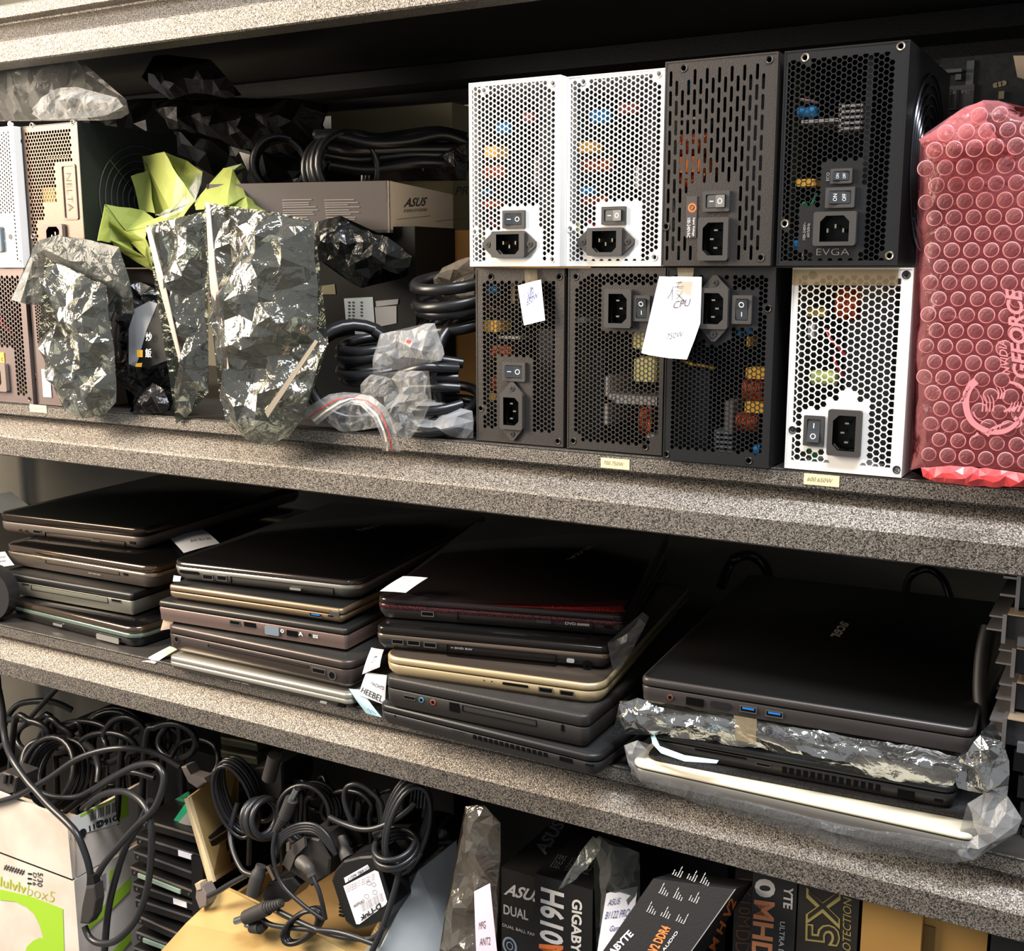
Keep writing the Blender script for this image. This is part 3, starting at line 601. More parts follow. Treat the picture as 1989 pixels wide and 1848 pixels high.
FK = dict(p=.0051, d=.0042, margin=(.004, .0055, .008, .006), mask=[(-60, 680, 22, 765)], screw=[(57, 775)], socket=(-40, 706, 12, 757, 'r', ''), sockm=mat('tan_socket2', '75675f', .5), switch=[],
          inside=[('wire', 0, 620, 14, 650, REDC, .006), ('transformer', 24, 752, 40, 766, mat('olive_part', '7c7a3a', .5), .008)])
xk = at(57, 680).x-.086
gk, PK = psu('power_supply', 'dark grey honeycomb power supply at the lower left photo edge with an orange badge', xk, 0.0, 0.001, FK, m=PINK)
a = PK(-6, 704); b = PK(8, 685); MB().box(a[0], b[0], -.0008, .0003, a[1], b[1]).build('badge', mat('orange_badge', 'e0a048', .5), gk); lettering(gk, [('C', (b[0]-.0045, -.0009, a[1]+.002), (.003, 0, 0), (0, 0, .004), dict(bold=.02))], BLKINK)
FM = dict(p=.0035, d=.0027, margin=(.0045, .004, .068, .006), mask=[], screw=[(67, 731)], socket=(150, 600, 185, 640, 't', ''), switch=[], inside=[('coil', 84, 610, 104, 630, COP, .006)])
xm = at(60, 680).x
gm, PM = psu('power_supply', 'brownish grey fine-meshed power supply partly behind the leftmost shiny bag', xm, 0.004, 0.001, FM, m=PINK)
a = PM(85, 771); b = PM(97, 718); MB().box(a[0], b[0], -.0006, .0003, a[1], b[1]).build('sticker', PAP, gm)
fan_side(gm, .08, .075, .06, 6, .086, WIRE, .0008)
# notes on the supplies
paper('paper_note', 'small white note with a crossed-out word and 850W, taped to a dark power supply', [(1006, 555, .0), (1051, 543, .004), (1059, 622.5, .001), (1018, 632.5, -.006)], PAP, .0015,
      [[(.25+.35*abs(math.sin(k*.5))*(1 if k % 2 else .55)+.1, .2+.14*math.cos(k*.9)+.06) for k in range(18)], [(.2, .35), (.3, .15), (.35, .3)], ('850W', .28, .42, .85, .56, 0, -.14)], BLUEINK, group=None)
q = thing('adhesive_tape', 'short brownish clear tape strip holding the small 850W note', 'tape', tuple(at(1030, 546, .006)))
o0 = at(1030, 546, .006); MB().add([at(1018.5, 523.5, .0075)-o0, at(1043, 523.5, .0075)-o0, at(1044, 550, .004)-o0, at(1020, 552, .004)-o0], [(0, 1, 2, 3)]).build('strip', TAPE, q)
# torn note over the gap
torn = [(1281, 537), (1363, 538), (1362, 575), (1360, 628), (1349, 660), (1334, 698.5), (1300, 696), (1244, 686), (1258, 676), (1272, 661), (1276, 652), (1285, 640), (1280, 624), (1276, 600), (1277, 585), (1275, 568), (1278, 550)]
o0 = at(1334, 698, -.013); tn = thing('paper_note', 'big torn white note taped between two black power supplies in the lower row', 'note', tuple(o0))
def tn_pt(px, py, k=0): return at(px, py, -.013-.012*max(0, (py-600)/100)**1.5*(1-max(0, (1300-px))/120)-.004*max(0, (1300-px)/60)-k)
mb = MB(); R_ = [Vector((a, b)) for a, b in torn]; R2 = resample(R_, 9); random.seed(3)
R2 = [p if p.x > 1284 else p+Vector((random.uniform(-1.6, 1.6), random.uniform(-1, 1))) for p in R2]; pts = R2+[Vector((x+random.random(), y)) for x in range(1250, 1362, 9) for y in range(542, 696, 9) if inside(Vector((x, y)), R_) and dist_edge(Vector((x, y)), R_) > 4]
V, E_, Fc, *_r = delaunay_2d_cdt(pts, [], [list(range(len(R2)))], 1, 1e-6, False); mb.add([tn_pt(v.x, v.y)-o0 for v in V], [tuple(f) for f in Fc]); mb.build('sheet', PAP, tn, True, recalc=False)
mb = MB()
def wr(s, x, y, w_, h_, sl=0): vs, fs = text_mesh(s, 0, 0, .3); mb.add([tn_pt(x+w_*a, y-h_*b+sl*a, .0005)-o0 for a, b in vs], fs)
for st in ([(1308, 556), (1302, 572), (1296, 580)], [(1306, 562), (1306, 584)], [(1312, 550), (1324, 548)], [(1318, 548), (1316, 560), (1326, 560)], [(1312, 566), (1326, 564), (1314, 582)], [(1314, 570), (1328, 584)], [(1310, 558), (1328, 556)]):
    ribbon(mb, [tn_pt(a, b, .0005)-o0 for a, b in st], .0005, (0, -1, 0))
wr('CPU', 1308, 600, 34, 14, -6); wr('750W', 1294, 660, 34, 11, -6); mb.build('handwriting', DKINK, tn, recalc=False)
q = thing('adhesive_tape', 'pale clear tape strip holding the big torn note', 'tape', tuple(at(1328, 545, -.015))); o0 = at(1328, 545, -.015)
MB().add([at(1315.5, 520, -.010)-o0, at(1348, 520, -.010)-o0, at(1343, 574, -.016)-o0, at(1319, 572, -.016)-o0], [(0, 1, 2, 3)]).build('strip', TAPE, q)
# shelf labels of masking tape
for (x0_, y0_, x1_, y1_, s, lab, im) in ((1167, 889, 1223, 913, '700.750W', 'masking tape label reading 700.750W on the shelf edge', DKINK), (1561, 922, 1631, 944, '600.650W', 'masking tape label reading 600.650W on the shelf edge', DKINK), (59, 784, 90, 804, '600W', 'faded masking tape label on the far left shelf edge', mat('faded_pen', 'd9a58c', .7))):
    a, b = at(x0_, y1_, -.0003), at(x1_, y0_, -.0003); z1_ = -.001; z0_ = -.0095
    lz = at((x0_+x1_)/2, (y0_+y1_)/2, -.0003).z; z0_, z1_ = lz-.0042, lz+.0042
    t_ = thing('tape_label', lab, 'label', (a.x, -.0004, z0_)); MB().box(0, b.x-a.x, -.0002, .0002, 0, z1_-z0_).build('strip', MASK, t_)
    lettering(t_, [(s, ((b.x-a.x)*.1, -.0003, .0028), ((b.x-a.x)*.72, 0, 0), (0, 0, .0032), dict(bold=-.01, shear=.3))], im, 'handwriting')
# ================================================================== PSU SHELF, LEFT HALF
def rep(o, n=1): return o
# clear bags on top of the left supplies
g = thing('plastic_bag', 'crumpled clear plastic bag lying on the far left supplies', 'bag', tuple(at(60, 232, .05)))
def child(o, g):
    o.parent = g; o.matrix_parent_inverse = Matrix.Translation(-Vector(g.location)); return o
def bag(name, label, cat, px, y, T, m, group=None, **k):
    o = pillow(name, px, y, T, m, **k); me = o.data; c = sum((v.co for v in me.vertices), Vector())/len(me.vertices); c.z = min(v.co.z for v in me.vertices)
    me.transform(Matrix.Translation(-c)); o.location = c; return tag(o, label, cat, group)
bpy.data.objects.remove(g)
bag('plastic_bag', 'big hazy clear plastic bag bulging up above the far left power supplies', 'bag', [(-40, 120), (2, 122), (60, 112), (140, 104), (165, 140), (205, 168), (245, 196), (250, 222), (222, 234), (120, 228), (60, 232), (-40, 236)], .06, .035, HAZE, step=.010, edge=.03, fr=22, seed=3)
bag('plastic_bag', 'small crumpled clear bag on top of the tan power supply', 'bag', [(62, 222), (80, 190), (110, 172), (150, 170), (190, 182), (228, 190), (240, 206), (200, 226), (150, 229), (80, 232)], .012, .02, CLEAR, step=.006, edge=.015, fr=60, seed=5, cr=.6)
# dark crumpled bags deep in the shelf
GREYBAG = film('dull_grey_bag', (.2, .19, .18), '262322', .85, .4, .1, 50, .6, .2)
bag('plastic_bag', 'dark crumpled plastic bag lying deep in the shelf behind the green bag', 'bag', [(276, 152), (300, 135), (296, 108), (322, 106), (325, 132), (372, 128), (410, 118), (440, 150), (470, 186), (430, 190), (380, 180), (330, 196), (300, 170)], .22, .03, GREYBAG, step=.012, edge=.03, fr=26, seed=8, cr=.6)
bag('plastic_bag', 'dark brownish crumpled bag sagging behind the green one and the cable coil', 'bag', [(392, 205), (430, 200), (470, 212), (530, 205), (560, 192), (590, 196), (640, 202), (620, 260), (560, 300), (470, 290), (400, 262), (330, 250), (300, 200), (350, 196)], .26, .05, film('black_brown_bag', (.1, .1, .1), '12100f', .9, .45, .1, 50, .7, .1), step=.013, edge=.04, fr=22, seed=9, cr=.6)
# the lime green bag: folded facets
G = thing('plastic_bag', 'lime green translucent plastic bag folded open between the supplies and shiny bags', 'bag', tuple(at(340, 500, .05)))
y0 = .045
fc = [((255, 342, y0+.06), (290, 330, y0+.03), (300, 415, y0+.01), (272, 410, y0+.03)), ((277, 303, y0+.05), (318, 296, y0+.02), (345, 340, y0+.01), (378, 390, y0), (331, 410, y0+.005), (300, 350, y0+.02)),
      ((318, 296, y0+.025), (362, 312, y0+.04), (393, 335, y0+.03), (385, 370, y0+.02), (378, 390, y0+.004), (350, 345, y0+.02)), ((277, 303, y0+.055), (300, 350, y0+.025), (331, 410, y0+.01), (302, 420, y0+.03), (290, 380, y0+.05)),
      ((204, 396, y0+.01), (280, 410, y0+.015), (300, 425, y0+.01), (335, 412, y0), (378, 392, y0-.002), (350, 430, y0-.01), (245, 450, y0-.005)), ((245, 450, y0-.005), (350, 430, y0-.01), (370, 420, y0-.008), (345, 440, y0-.012), (284, 452, y0-.012), (238, 458, y0-.008)),
      ((204, 396, y0+.011), (245, 450, y0-.004), (238, 458, y0-.006), (212, 432, y0+.01), (208, 410, y0+.02)), ((188, 468, y0+.05), (204, 396, y0+.04), (212, 432, y0+.02), (216, 470, y0+.02)),
      ((212, 432, y0+.01), (238, 458, y0-.006), (284, 452, y0-.012), (284, 470, y0-.012), (252, 470, y0+.0), (214, 468, y0+.008)), ((214, 468, y0+.006), (252, 470, y0-.002), (258, 486, y0-.006), (282, 500, y0-.008), (298, 526, y0-.004), (250, 500, y0), (226, 480, y0+.003)),
      ((252, 470, y0-.003), (284, 466, y0-.014), (296, 500, y0-.012), (298, 526, y0-.005), (282, 500, y0-.009)), ((378, 392, y0), (395, 372, y0+.01), (434, 327, y0+.03), (452, 326, y0+.03), (478, 380, y0+.02), (440, 400, y0), (380, 408, y0-.006)),
      ((440, 400, y0), (478, 380, y0+.02), (500, 396, y0+.03), (560, 418, y0+.05), (480, 408, y0+.01), (404, 420, y0)), ((284, 452, y0-.008), (345, 436, y0-.008), (400, 408, y0-.004), (404, 500, y0+.02), (350, 490, y0+.02), (300, 470, y0)),
      ((333, 470, y0+.02), (404, 470, y0+.02), (402, 495, y0+.025), (360, 480, y0+.03))]
def clear_of(p):
    a, b, c = p
    while at(a, b, c).x < -.505 and c > -.03: c -= .002
    return (a, b, c)
pts = [clear_of(p) for f in fc for p in f]; k = 0; ff = []
for f in fc: ff.append(tuple(range(k, k+len(f)))); k += len(f)
o = sheet('folded_film', pts, ff, GREENF, None, cuts=2, jit=.0007, seed=4, th=.0004); child(o, G)
o = sheet('handle', [(434, 327, .08), (470, 318, .085), (476, 326, .09), (452, 332, .08)], [(0, 1, 2, 3)], mat('pale_lime_strip', '6c7a4a', .5), None, th=.0005); child(o, G)
o = sheet('clear_lining', [(302, 418, .04), (331, 404, .035), (384, 340, .06), (392, 336, .065), (380, 392, .045), (330, 424, .035)], [(0, 1, 2, 5), (2, 3, 4, 5)], CLEAR, None, cuts=2, jit=.0015, th=.0003); child(o, G)
# shiny antistatic bags, each with a board inside
def shiny(label, px, y, T, seed, board, **k):
    g = thing('antistatic_bag', label, 'bag', tuple(at(sum(a for a, b in px)/len(px), max(b for a, b in px), y)), group='shiny antistatic bags on the power supply shelf')
    child(pillow('bag_film', px, y, T, ANTI, seed=seed, **k), g)
    o = thing_board = None
    if board: o = sheet('circuit_board', [(a, b, c) for a, b, c in board], [(0, 1, 2, 3)], PCB, None, th=.0016); child(o, g)
    return g
g1 = shiny('shiny antistatic bag leaning at far left, in front of the tan power supply', [(88, 500), (108, 512), (170, 540), (206, 556), (210, 600), (222, 680), (226, 780), (205, 803), (160, 814), (128, 800), (100, 740), (76, 664), (110, 630), (96, 580)], -.022, .016, 11, [(120, 560, -.018), (200, 570, -.018), (214, 780, -.018), (150, 780, -.018)], step=.010, edge=.014, fr=26, cr=.8)
child(pillow('open_mouth', [(22, 582), (52, 520), (70, 470), (110, 458), (180, 468), (232, 480), (255, 560), (262, 612), (240, 580), (206, 556), (150, 530), (92, 500), (92, 560), (84, 586), (50, 590)], -.012, .006, SMOKE, step=.008, edge=.01, fr=40, cr=.6, seed=13), g1)
child(sheet('zip_seal', [(22, 582, -.020), (60, 500, -.020), (66, 502, -.020), (40, 588, -.020)], [(0, 1, 2, 3)], CLEAR, None, th=.0006), g1)
g2 = shiny('narrow shiny antistatic bag standing just left of the tallest one', [(285, 440), (398, 408), (402, 520), (398, 600), (404, 700), (404, 760), (384, 762), (372, 800), (344, 822), (338, 760), (350, 700), (330, 620), (312, 545), (296, 490)], -.004, .018, 21, [(345, 520, .0), (392, 520, .0), (396, 740, .0), (356, 740, .0)], step=.011, edge=.018, fr=24, cr=.7)
child(sheet('seam', [(283, 441, -.012), (291, 441, -.014), (318, 545, -.018), (352, 700, -.018), (348, 704, -.016), (310, 560, -.014)], [(0, 1, 2, 5), (2, 3, 4, 5)], mat('pinkish_seam_print', 'cfb8ae', .4, .4), None, th=.0008), g2)
g3 = shiny('tallest shiny antistatic bag, in front of the grey printed box', [(399, 394), (410, 396), (440, 404), (540, 416), (612, 430), (612, 500), (616, 560), (618, 640), (636, 668), (612, 720), (600, 780), (590, 812), (560, 850), (512, 866), (470, 850), (440, 820), (424, 770), (436, 720), (420, 660), (410, 610), (402, 500)], -.028, .024, 31, [(450, 470, -.022), (600, 470, -.022), (600, 760, -.022), (470, 800, -.022)], step=.012, edge=.022, fr=20, cr=.8)
child(sheet('seam', [(399, 393, -.038), (406, 394, -.04), (417, 520, -.046), (444, 716, -.046), (438, 720, -.042), (408, 560, -.04)], [(0, 1, 2, 5), (2, 3, 4, 5)], MATS['pinkish_seam_print'], None, th=.0008), g3)
child(sheet('fold_edge', [(514, 800, -.046), (612, 660, -.05), (618, 664, -.05), (520, 812, -.046)], [(0, 1, 2, 3)], mat('bright_fold', 'c9bca6', .25, .8), None, th=.0008), g3)
# black bag with a white and black printed sticker
g = thing('black_pouch', 'crumpled black plastic bag with a torn black and white food sticker', 'bag', tuple(at(280, 800, .03)))
child(pillow('bag_film', [(232, 560), (262, 545), (300, 560), (330, 620), (336, 700), (345, 760), (330, 800), (252, 798), (262, 770), (240, 740), (232, 650)], .035, .022, DARKBAG, step=.008, edge=.02, fr=45, cr=.7, seed=41), g)
child(sheet('torn_label', [(250, 640, .006), (262, 600, .004), (290, 585, .002), (306, 590, .002), (285, 640, .004), (268, 700, .006), (264, 712, .008), (250, 708, .01)], [(0, 1, 2, 3, 4, 5, 6, 7)], mat('dull_white_label', '9a9c9f', .7), None, th=.0004), g)
o = sheet('sticker', [(309, 587, .0015), (330, 600, .0015), (325, 700, .006), (290, 714, .008), (264, 713, .009), (270, 690, .007), (286, 640, .004)], [(0, 1, 2, 3, 4, 5, 6)], mat('black_sticker', '141414', .5), None, th=.0004); child(o, g)
mb = MB()
def tl(s, x, y, w_, h_, yy, m=0): text_q(mb, s, at(x, y, yy), at(x+w_, y, yy)-at(x, y, yy), at(x, y-h_, yy)-at(x, y, yy), lift=0, bold=.01)
tl('炒', 283, 663, 12, 17, .0); tl('飯', 282, 695, 12, 18, .0); child(mb.build('sticker_text', INK, None, recalc=False), g)
mb = MB(); mb.add([at(266, 680, .0), at(277, 680, .0), at(277, 694, .0), at(266, 694, .0)], [(0, 1, 2, 3)]); mb.add([at(264, 706, .0), at(276, 705, .0), at(275, 713, .0), at(263, 713, .0)], [(0, 1, 2, 3)]); child(mb.build('sticker_spots', YEL, None, recalc=False), g)
bag('plastic_bag', 'small crumpled smoky bag at the shelf edge between two shiny bags', 'bag', [(252, 800), (272, 770), (296, 744), (318, 756), (330, 790), (322, 802), (280, 806)], .0, .012, DARKBAG, step=.005, edge=.012, fr=80, cr=.7, seed=43)
# inner black box behind the tallest bag
gx = thing('boxed_unit', 'black plastic-wrapped box with white and grey stickers behind the coiled cords', 'box', tuple(at(700, 700, .12)))
A, B = at(598, 450, .12), at(806, 640, .12); o0 = Vector(gx.location)
MB().box(A.x-o0.x, at(808, 600, .12).x-o0.x, 0, .075, .0-o0.z+.001, at(700, 442, .12).z-o0.z).build('box_body', mat('wrapped_black', '0c0d0c', .6, 0, .5, 30, spec=.15), gx)
def face_quad(name, q, yy, m, par, th=.0004): o = sheet(name, [(a, b, yy) for a, b in q], [tuple(range(len(q)))], m, None, th=th); return child(o, par)
o1 = face_quad('white_sticker', [(668, 580), (724, 577), (729, 648), (674, 650)], .1192, mat('cool_white_sticker', '9aa6b0', .6), gx)
mb = MB()
for i, (xx, n_) in enumerate(((684, 9), (676, 6), (700, 5))):
    for k in range(n_): yy = 586+k*6.4; mb.quad(*[at(a, b, .1186) for a, b in ((xx, yy), (xx+4, yy), (xx+3, yy+3.4), (xx, yy+3.4))])
child(mb.build('sticker_marks', BLKINK, None), gx)
face_quad('grey_sticker', [(728, 597), (770, 594), (770, 628), (731, 636)], .1192, mat('grey_sticker_m', '7c7f84', .6), gx); face_quad('grey_strip', [(730, 585), (774, 581), (773, 591), (731, 596)], .1192, MATS['grey_sticker_m'], gx)
face_quad('gold_label', [(620, 556), (650, 552), (652, 572), (622, 572)], .1192, mat('dim_gold_label', '5e5838', .5), gx)
bag('plastic_bag', 'black shiny plastic draped between the printed box and the wrapped black box', 'bag', [(606, 436), (660, 420), (700, 446), (755, 462), (800, 500), (790, 540), (740, 520), (700, 560), (640, 520), (612, 500)], .085, .012, film('black_gloss_bag', (.1, .11, .11), '161817', .8, .22, .2, 50, .8, .2), step=.009, edge=.02, fr=40, cr=.6, seed=51)
# brown cardboard box with shiny tape, under the printed box
pA = at(793, 446, .20); pB = at(905, 640, .20); gc_ = thing('cardboard_box', 'brown cardboard box with glossy tape, under the printed grey box', 'box', (pA.x, .20, .0))
MB().box(0, .22, 0, .2, 0.0005, pA.z-.002).build('box_body', mat('deep_brown_card', 'a87a42', .7, 0, .2, 100, c2='966a36', cs=12), gc_)
MB().box(-.0006, .026, -.0008, -.0001, 0.001, pA.z-.004).build('tape', mat('glossy_parcel_tape', '8f6a34', .2, 0, .8, 60), gc_)
# printed grey tray box holding cords
pc = at(755, 351, .11); zt = pc.z; pr_ = min((at(912, 348, .11+k*.005) for k in range(90)), key=lambda p: abs((p-CAM).dot(FW)-1.24*(pc-CAM).dot(FW))); pr_.z = zt;  r = (pr_-pc); r.z = 0; l_ = Vector((-r.y, r.x, 0)).normalized()*-1
l_ = Vector((-abs(r.normalized().y), -abs(r.normalized().x)*1.0 if r.x > 0 else abs(r.normalized().x), 0)).normalized()
zb = at(755, 452, .11).z; Hh = zt-zb; gb_ = thing('printed_tray_box', 'grey printed cardboard tray full of black cords, resting on other boxes', 'box', (pc.x, pc.y, zb))
u = r.normalized(); n_r = Vector((u.y, -u.x, 0)); Lr, Ll = .22, .20; th = .003
ll = Vector((-u.y, u.x, 0));  # left-face direction (perpendicular)
mb = MB(); Z = Vector((0, 0, Hh))
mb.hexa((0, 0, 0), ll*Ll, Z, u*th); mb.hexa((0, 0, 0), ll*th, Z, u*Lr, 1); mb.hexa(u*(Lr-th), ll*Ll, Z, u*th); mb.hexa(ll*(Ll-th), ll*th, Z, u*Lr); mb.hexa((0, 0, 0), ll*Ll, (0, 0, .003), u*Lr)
mb.build('tray', [mat('tray_grey_darkened', '4f4947', .7, 0, .1, 100), mat('tray_grey_lightened', 'e6dac8', .7, 0, .1, 100)], gb_)  # end face lightened, other faces darkened: uneven light put into the colour
L = MB(); nL = -u*.0004
def onl(px, py):  # left face point (plane through corner, normal u)
    q = on(px, py, Vector((pc.x, pc.y, zb)), u)-Vector((pc.x, pc.y, zb)); return q-u*.0006
def onr(px, py): q = on(px, py, Vector((pc.x, pc.y, zb)), ll)-Vector((pc.x, pc.y, zb)); return q-ll*.0006
random.seed(12)
for c0, c1 in ((548, 618), (630, 700)):
    yy = 388
    for i in range(13):
        e = c1-random.uniform(0, 26); L.quad(onl(c0+i*.5, yy), onl(e, yy-1), onl(e, yy+.6), onl(c0+i*.5, yy+1.6)); yy += 4.1 if i % 3 else 6
L.build('small_print', mat('pale_print', '8f8a85', .6), gb_)
L = MB(); text_q(L, 'ASUS', onr(783, 403), onr(826, 400)-onr(783, 403), onr(787, 385)-onr(783, 403), bold=.02, shear=.2, lift=0); text_q(L, 'PR', onr(882, 380), onr(908, 378)-onr(882, 380), onr(884, 363)-onr(882, 380), bold=.02, shear=.2, lift=0); text_q(L, 'IN SEARCH OF INCREDIBLE', onr(783, 413), onr(829, 410)-onr(783, 413), onr(784, 407)-onr(783, 413), lift=0)
for (a, b, c, d_) in ((770, 426, 835, 419), (845, 430, 908, 423)): L.quad(onr(a, b), onr(c, d_), onr(c, d_+.8), onr(a, b+.8))
L.build('box_lettering', mat('dark_grey_print', '3f4348', .6), gb_)
# cords in the tray
def cordset(name, label, cat, paths, r, m, plug=(), group=None, closed=False):
    g = thing(name, label, cat, tuple(at(*paths[0][0])) if len(paths[0][0]) == 3 and not isinstance(paths[0][0], Vector) else tuple(paths[0][0]), group=group); o0 = Vector(g.location)
    for P in paths:
        q = MB(); q.tube([(at(*p) if not isinstance(p, Vector) else p)-o0 for p in P], r, 8, closed, sm=5); q.build('cord', m, g, True)
    return g
def coil(name, label, center, ax, R, n, r, m, squash=1., pitch=None, group=None, seed=0, cat='cable', rx=None):
    """a wound hank of cord: n loops stacked along ax"""
    rnd = random.Random(seed); c = Vector(center); ax = Vector(ax).normalized(); a = Vector(rx).normalized() if rx else ax.orthogonal().normalized(); a = (a-ax*a.dot(ax)).normalized(); b = ax.cross(a); pitch = pitch or r*2.05
    g = thing(name, label, cat, tuple(c), group=group); pts = []
    for i in range(n*14):
        t = i/14*2*math.pi; k = i/14; rr = 1+.05*math.sin(k*1.7+seed); pts.append((a*math.cos(t)*R*rr+b*math.sin(t)*R*squash*rr)+ax*(k-n/2)*pitch+ax*r*.5*math.sin(t*.5+seed))
    q = MB().tube(pts, r, 8, sm=2); lo = min(v[2] for v in q.v)+c.z; fl = 0. if c.z > -.03 else -.2722 if c.z > -.33 else -.76
    if lo < fl+.0005: q.v = [(v[0], v[1], v[2]+fl+.0005-lo) for v in q.v]
    q.build('cord', m, g, True); return g
y_ = .20
cordset('cable', 'thick black power cords lying wavy along the top of the printed tray', 'cable', [[(612, 262, .16), (680, 262, .17), (730, 270, .19), (780, 264, .22), (850, 256, .25), (905, 268, .27)], [(615, 268, .15), (660, 266, .16), (720, 278, .18), (790, 275, .21), (860, 262, .24), (908, 278, .26)], [(620, 282, .15), (650, 290, .15), (700, 292, .18), (800, 290, .22), (908, 290, .26)], [(630, 300, .16), (700, 310, .19), (800, 300, .22), (905, 304, .26)], [(640, 320, .16), (720, 330, .19), (820, 316, .22), (908, 322, .26)]], .0062, CORD)
coil('cable', 'hank of black power cord looped at the left of the printed tray', at(665, 330, .17), (1, -.5, .1), .035, 5, .0042, CORD, seed=2, rx=(0, 0, 1))
coil('cable', 'dim coiled black cord hanging left behind the printed tray', at(545, 320, .19), (.8, -1, 0), .03, 4, .004, CORD, seed=4, rx=(0, 0, 1))
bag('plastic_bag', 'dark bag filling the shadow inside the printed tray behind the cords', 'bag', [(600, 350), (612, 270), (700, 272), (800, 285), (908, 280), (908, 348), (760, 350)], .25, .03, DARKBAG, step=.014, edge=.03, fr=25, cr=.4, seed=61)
# dim beige flattened carton leaning behind
pq = at(650, 200, .40); g = thing('cardboard_sheet', 'dim beige carton standing against the back beneath the rear beam', 'carton', (at(645, 300, .40).x, .40, 0))
MB().box(0, at(878, 230, .40).x-g.location.x, 0, .05, .0005, at(700, 214, .40).z).build('carton', mat('dim_beige_card', '8a8064', .8), g)
# coiled thick power cords at the front
C = CORD
coil('cable', 'thick black cord coil upright beside the lower left supply', Vector((-.078, .062, .058)), (1, -.25, 0), .050, 4, .0052, C, seed=1, rx=(0, 0, 1))
coil('cable', 'thick black cord coil lying highest on the pile beside the power supplies', Vector((-.083, .062, .120)), (0, -.25, 1), .040, 4, .0054, C, seed=3, pitch=.0115, rx=(1, 0, 0))
coil('cable', 'thick black cord coil in front of the white sticker', at(735, 700, .05), (0, -.2, 1), .036, 4, .005, C, seed=5, pitch=.011, rx=(1, 0, 0))
coil('cable', 'large black cord loop low on the left of the cord pile', at(690, 745, .02), (.75, -1, .2), .045, 3, .0055, C, seed=6, rx=(0, 0, 1))
cordset('cable', 'black cords running across the middle of the cord pile', 'cable', [[(770, 714, .03), (800, 702, .02), (850, 700, .02), (900, 706, .03)], [(766, 728, .01), (790, 722, .0), (830, 714, .0), (890, 716, .02)], [(790, 738, .015), (840, 734, .01), (890, 735, .02)], [(800, 752, .015), (850, 752, .01), (893, 754, .02)]], .0048, C)
coil('cable', 'dark cord coil inside the milky bag at the shelf edge', at(862, 812, .035), (0, -.3, 1), .036, 3, .0045, C, seed=7, pitch=.010, rx=(1, 0, 0))
bag('zip_bag', 'milky plastic bag with a coiled cord inside at the shelf edge beside the supplies', 'bag', [(812, 782), (830, 776), (880, 790), (918, 800), (921, 852), (850, 856), (800, 848), (806, 812)], .012, .028, MILK, step=.008, edge=.02, fr=40, cr=.5, seed=71)
g = bag('zip_bag', 'clear zip bag with a red dot between the cord coils', 'bag', [(739, 649), (770, 642), (800, 640), (826, 630), (844, 627), (850, 650), (864, 687), (856, 700), (800, 697), (782, 692), (740, 724), (726, 728), (724, 700), (735, 665)], .0, .007, MILK, step=.006, edge=.01, fr=50, cr=.6, seed=73)
mb = MB(); c = at(794, 664, -.0095)-g.location; mb.add([c+Vector((.0024*math.cos(k*math.pi/8)*1.2, 0, .0018*math.sin(k*math.pi/8))) for k in range(16)], [tuple(range(16))]); mb.build('red_dot', RED, g)
bag('zip_bag', 'clear bag twisted at its neck, at the front of the cord pile', 'bag', [(700, 748), (720, 728), (760, 735), (775, 720), (790, 722), (832, 720), (826, 762), (840, 780), (815, 784), (800, 800), (816, 830), (790, 858), (765, 840), (752, 800), (745, 770), (700, 768)], -.01, .012, CLEAR, step=.006, edge=.012, fr=60, cr=.8, seed=75)
bag('zip_bag', 'clear crumpled pouch between the two zipper strips', 'bag', [(640, 770), (690, 766), (730, 770), (745, 800), (742, 830), (690, 838), (660, 838), (630, 815)], -.006, .012, CLEAR, step=.006, edge=.012, fr=60, cr=.8, seed=77)
bag('plastic_bag', 'grey crumpled plastic bag squeezed behind the cords and brown box', 'bag', [(845, 580), (842, 540), (860, 520), (890, 505), (920, 500), (922, 600), (880, 596)], .06, .02, film('tan_smoky_bag', (.4, .38, .35), '7d7264', .55, .2, 0, 60, .8, .25), step=.007, edge=.02, fr=50, cr=.7, seed=79)
def zipper(label, top, bot, y, sd):
    """a bag mouth strip bending over the shelf edge: top & bottom outline polylines in photo pixels"""
    g = thing('zip_bag', label, 'bag', tuple(at(*bot[0], y))); o0 = Vector(g.location); N = len(top)
    def P(k, v, d=0.): a, b = top[k], bot[k]; return at(a[0]*(1-v)+b[0]*v, a[1]*(1-v)+b[1]*v, y-.01*math.sin(k/(N-1)*3.1)-d)-o0
    mb = MB(); M_ = 5; mb.add([P(k, j/M_) for k in range(N) for j in range(M_+1)], [(k*(M_+1)+j, k*(M_+1)+j+1, (k+1)*(M_+1)+j+1, (k+1)*(M_+1)+j) for k in range(N-1) for j in range(M_)]); mb.build('film', MILK, g, True)
    for nm, v0, v1, m in (('red_line', .42, .5, RED), ('cream_line', .66, .78, CREAM)):
        mb = MB(); mb.add([P(k, v, .0008) for k in range(N) for v in (v0, v1)], [(2*k, 2*k+1, 2*k+3, 2*k+2) for k in range(N-1)]); mb.build(nm, m, g)
    return g
zipper('clear zip bag mouth with red and cream lines curving over the shelf edge', [(700, 766), (722, 770), (750, 792), (762, 820), (772, 850), (778, 878)], [(672, 784), (700, 788), (725, 812), (738, 842), (742, 862), (742, 876)][::1], -.018, 1)
zipper('clear zip bag mouth with a red line pointing left beside the tallest shiny bag', [(588, 798), (612, 782), (640, 766), (668, 762), (700, 764)], [(616, 826), (640, 806), (664, 790), (684, 780), (700, 776)], -.014, 2)

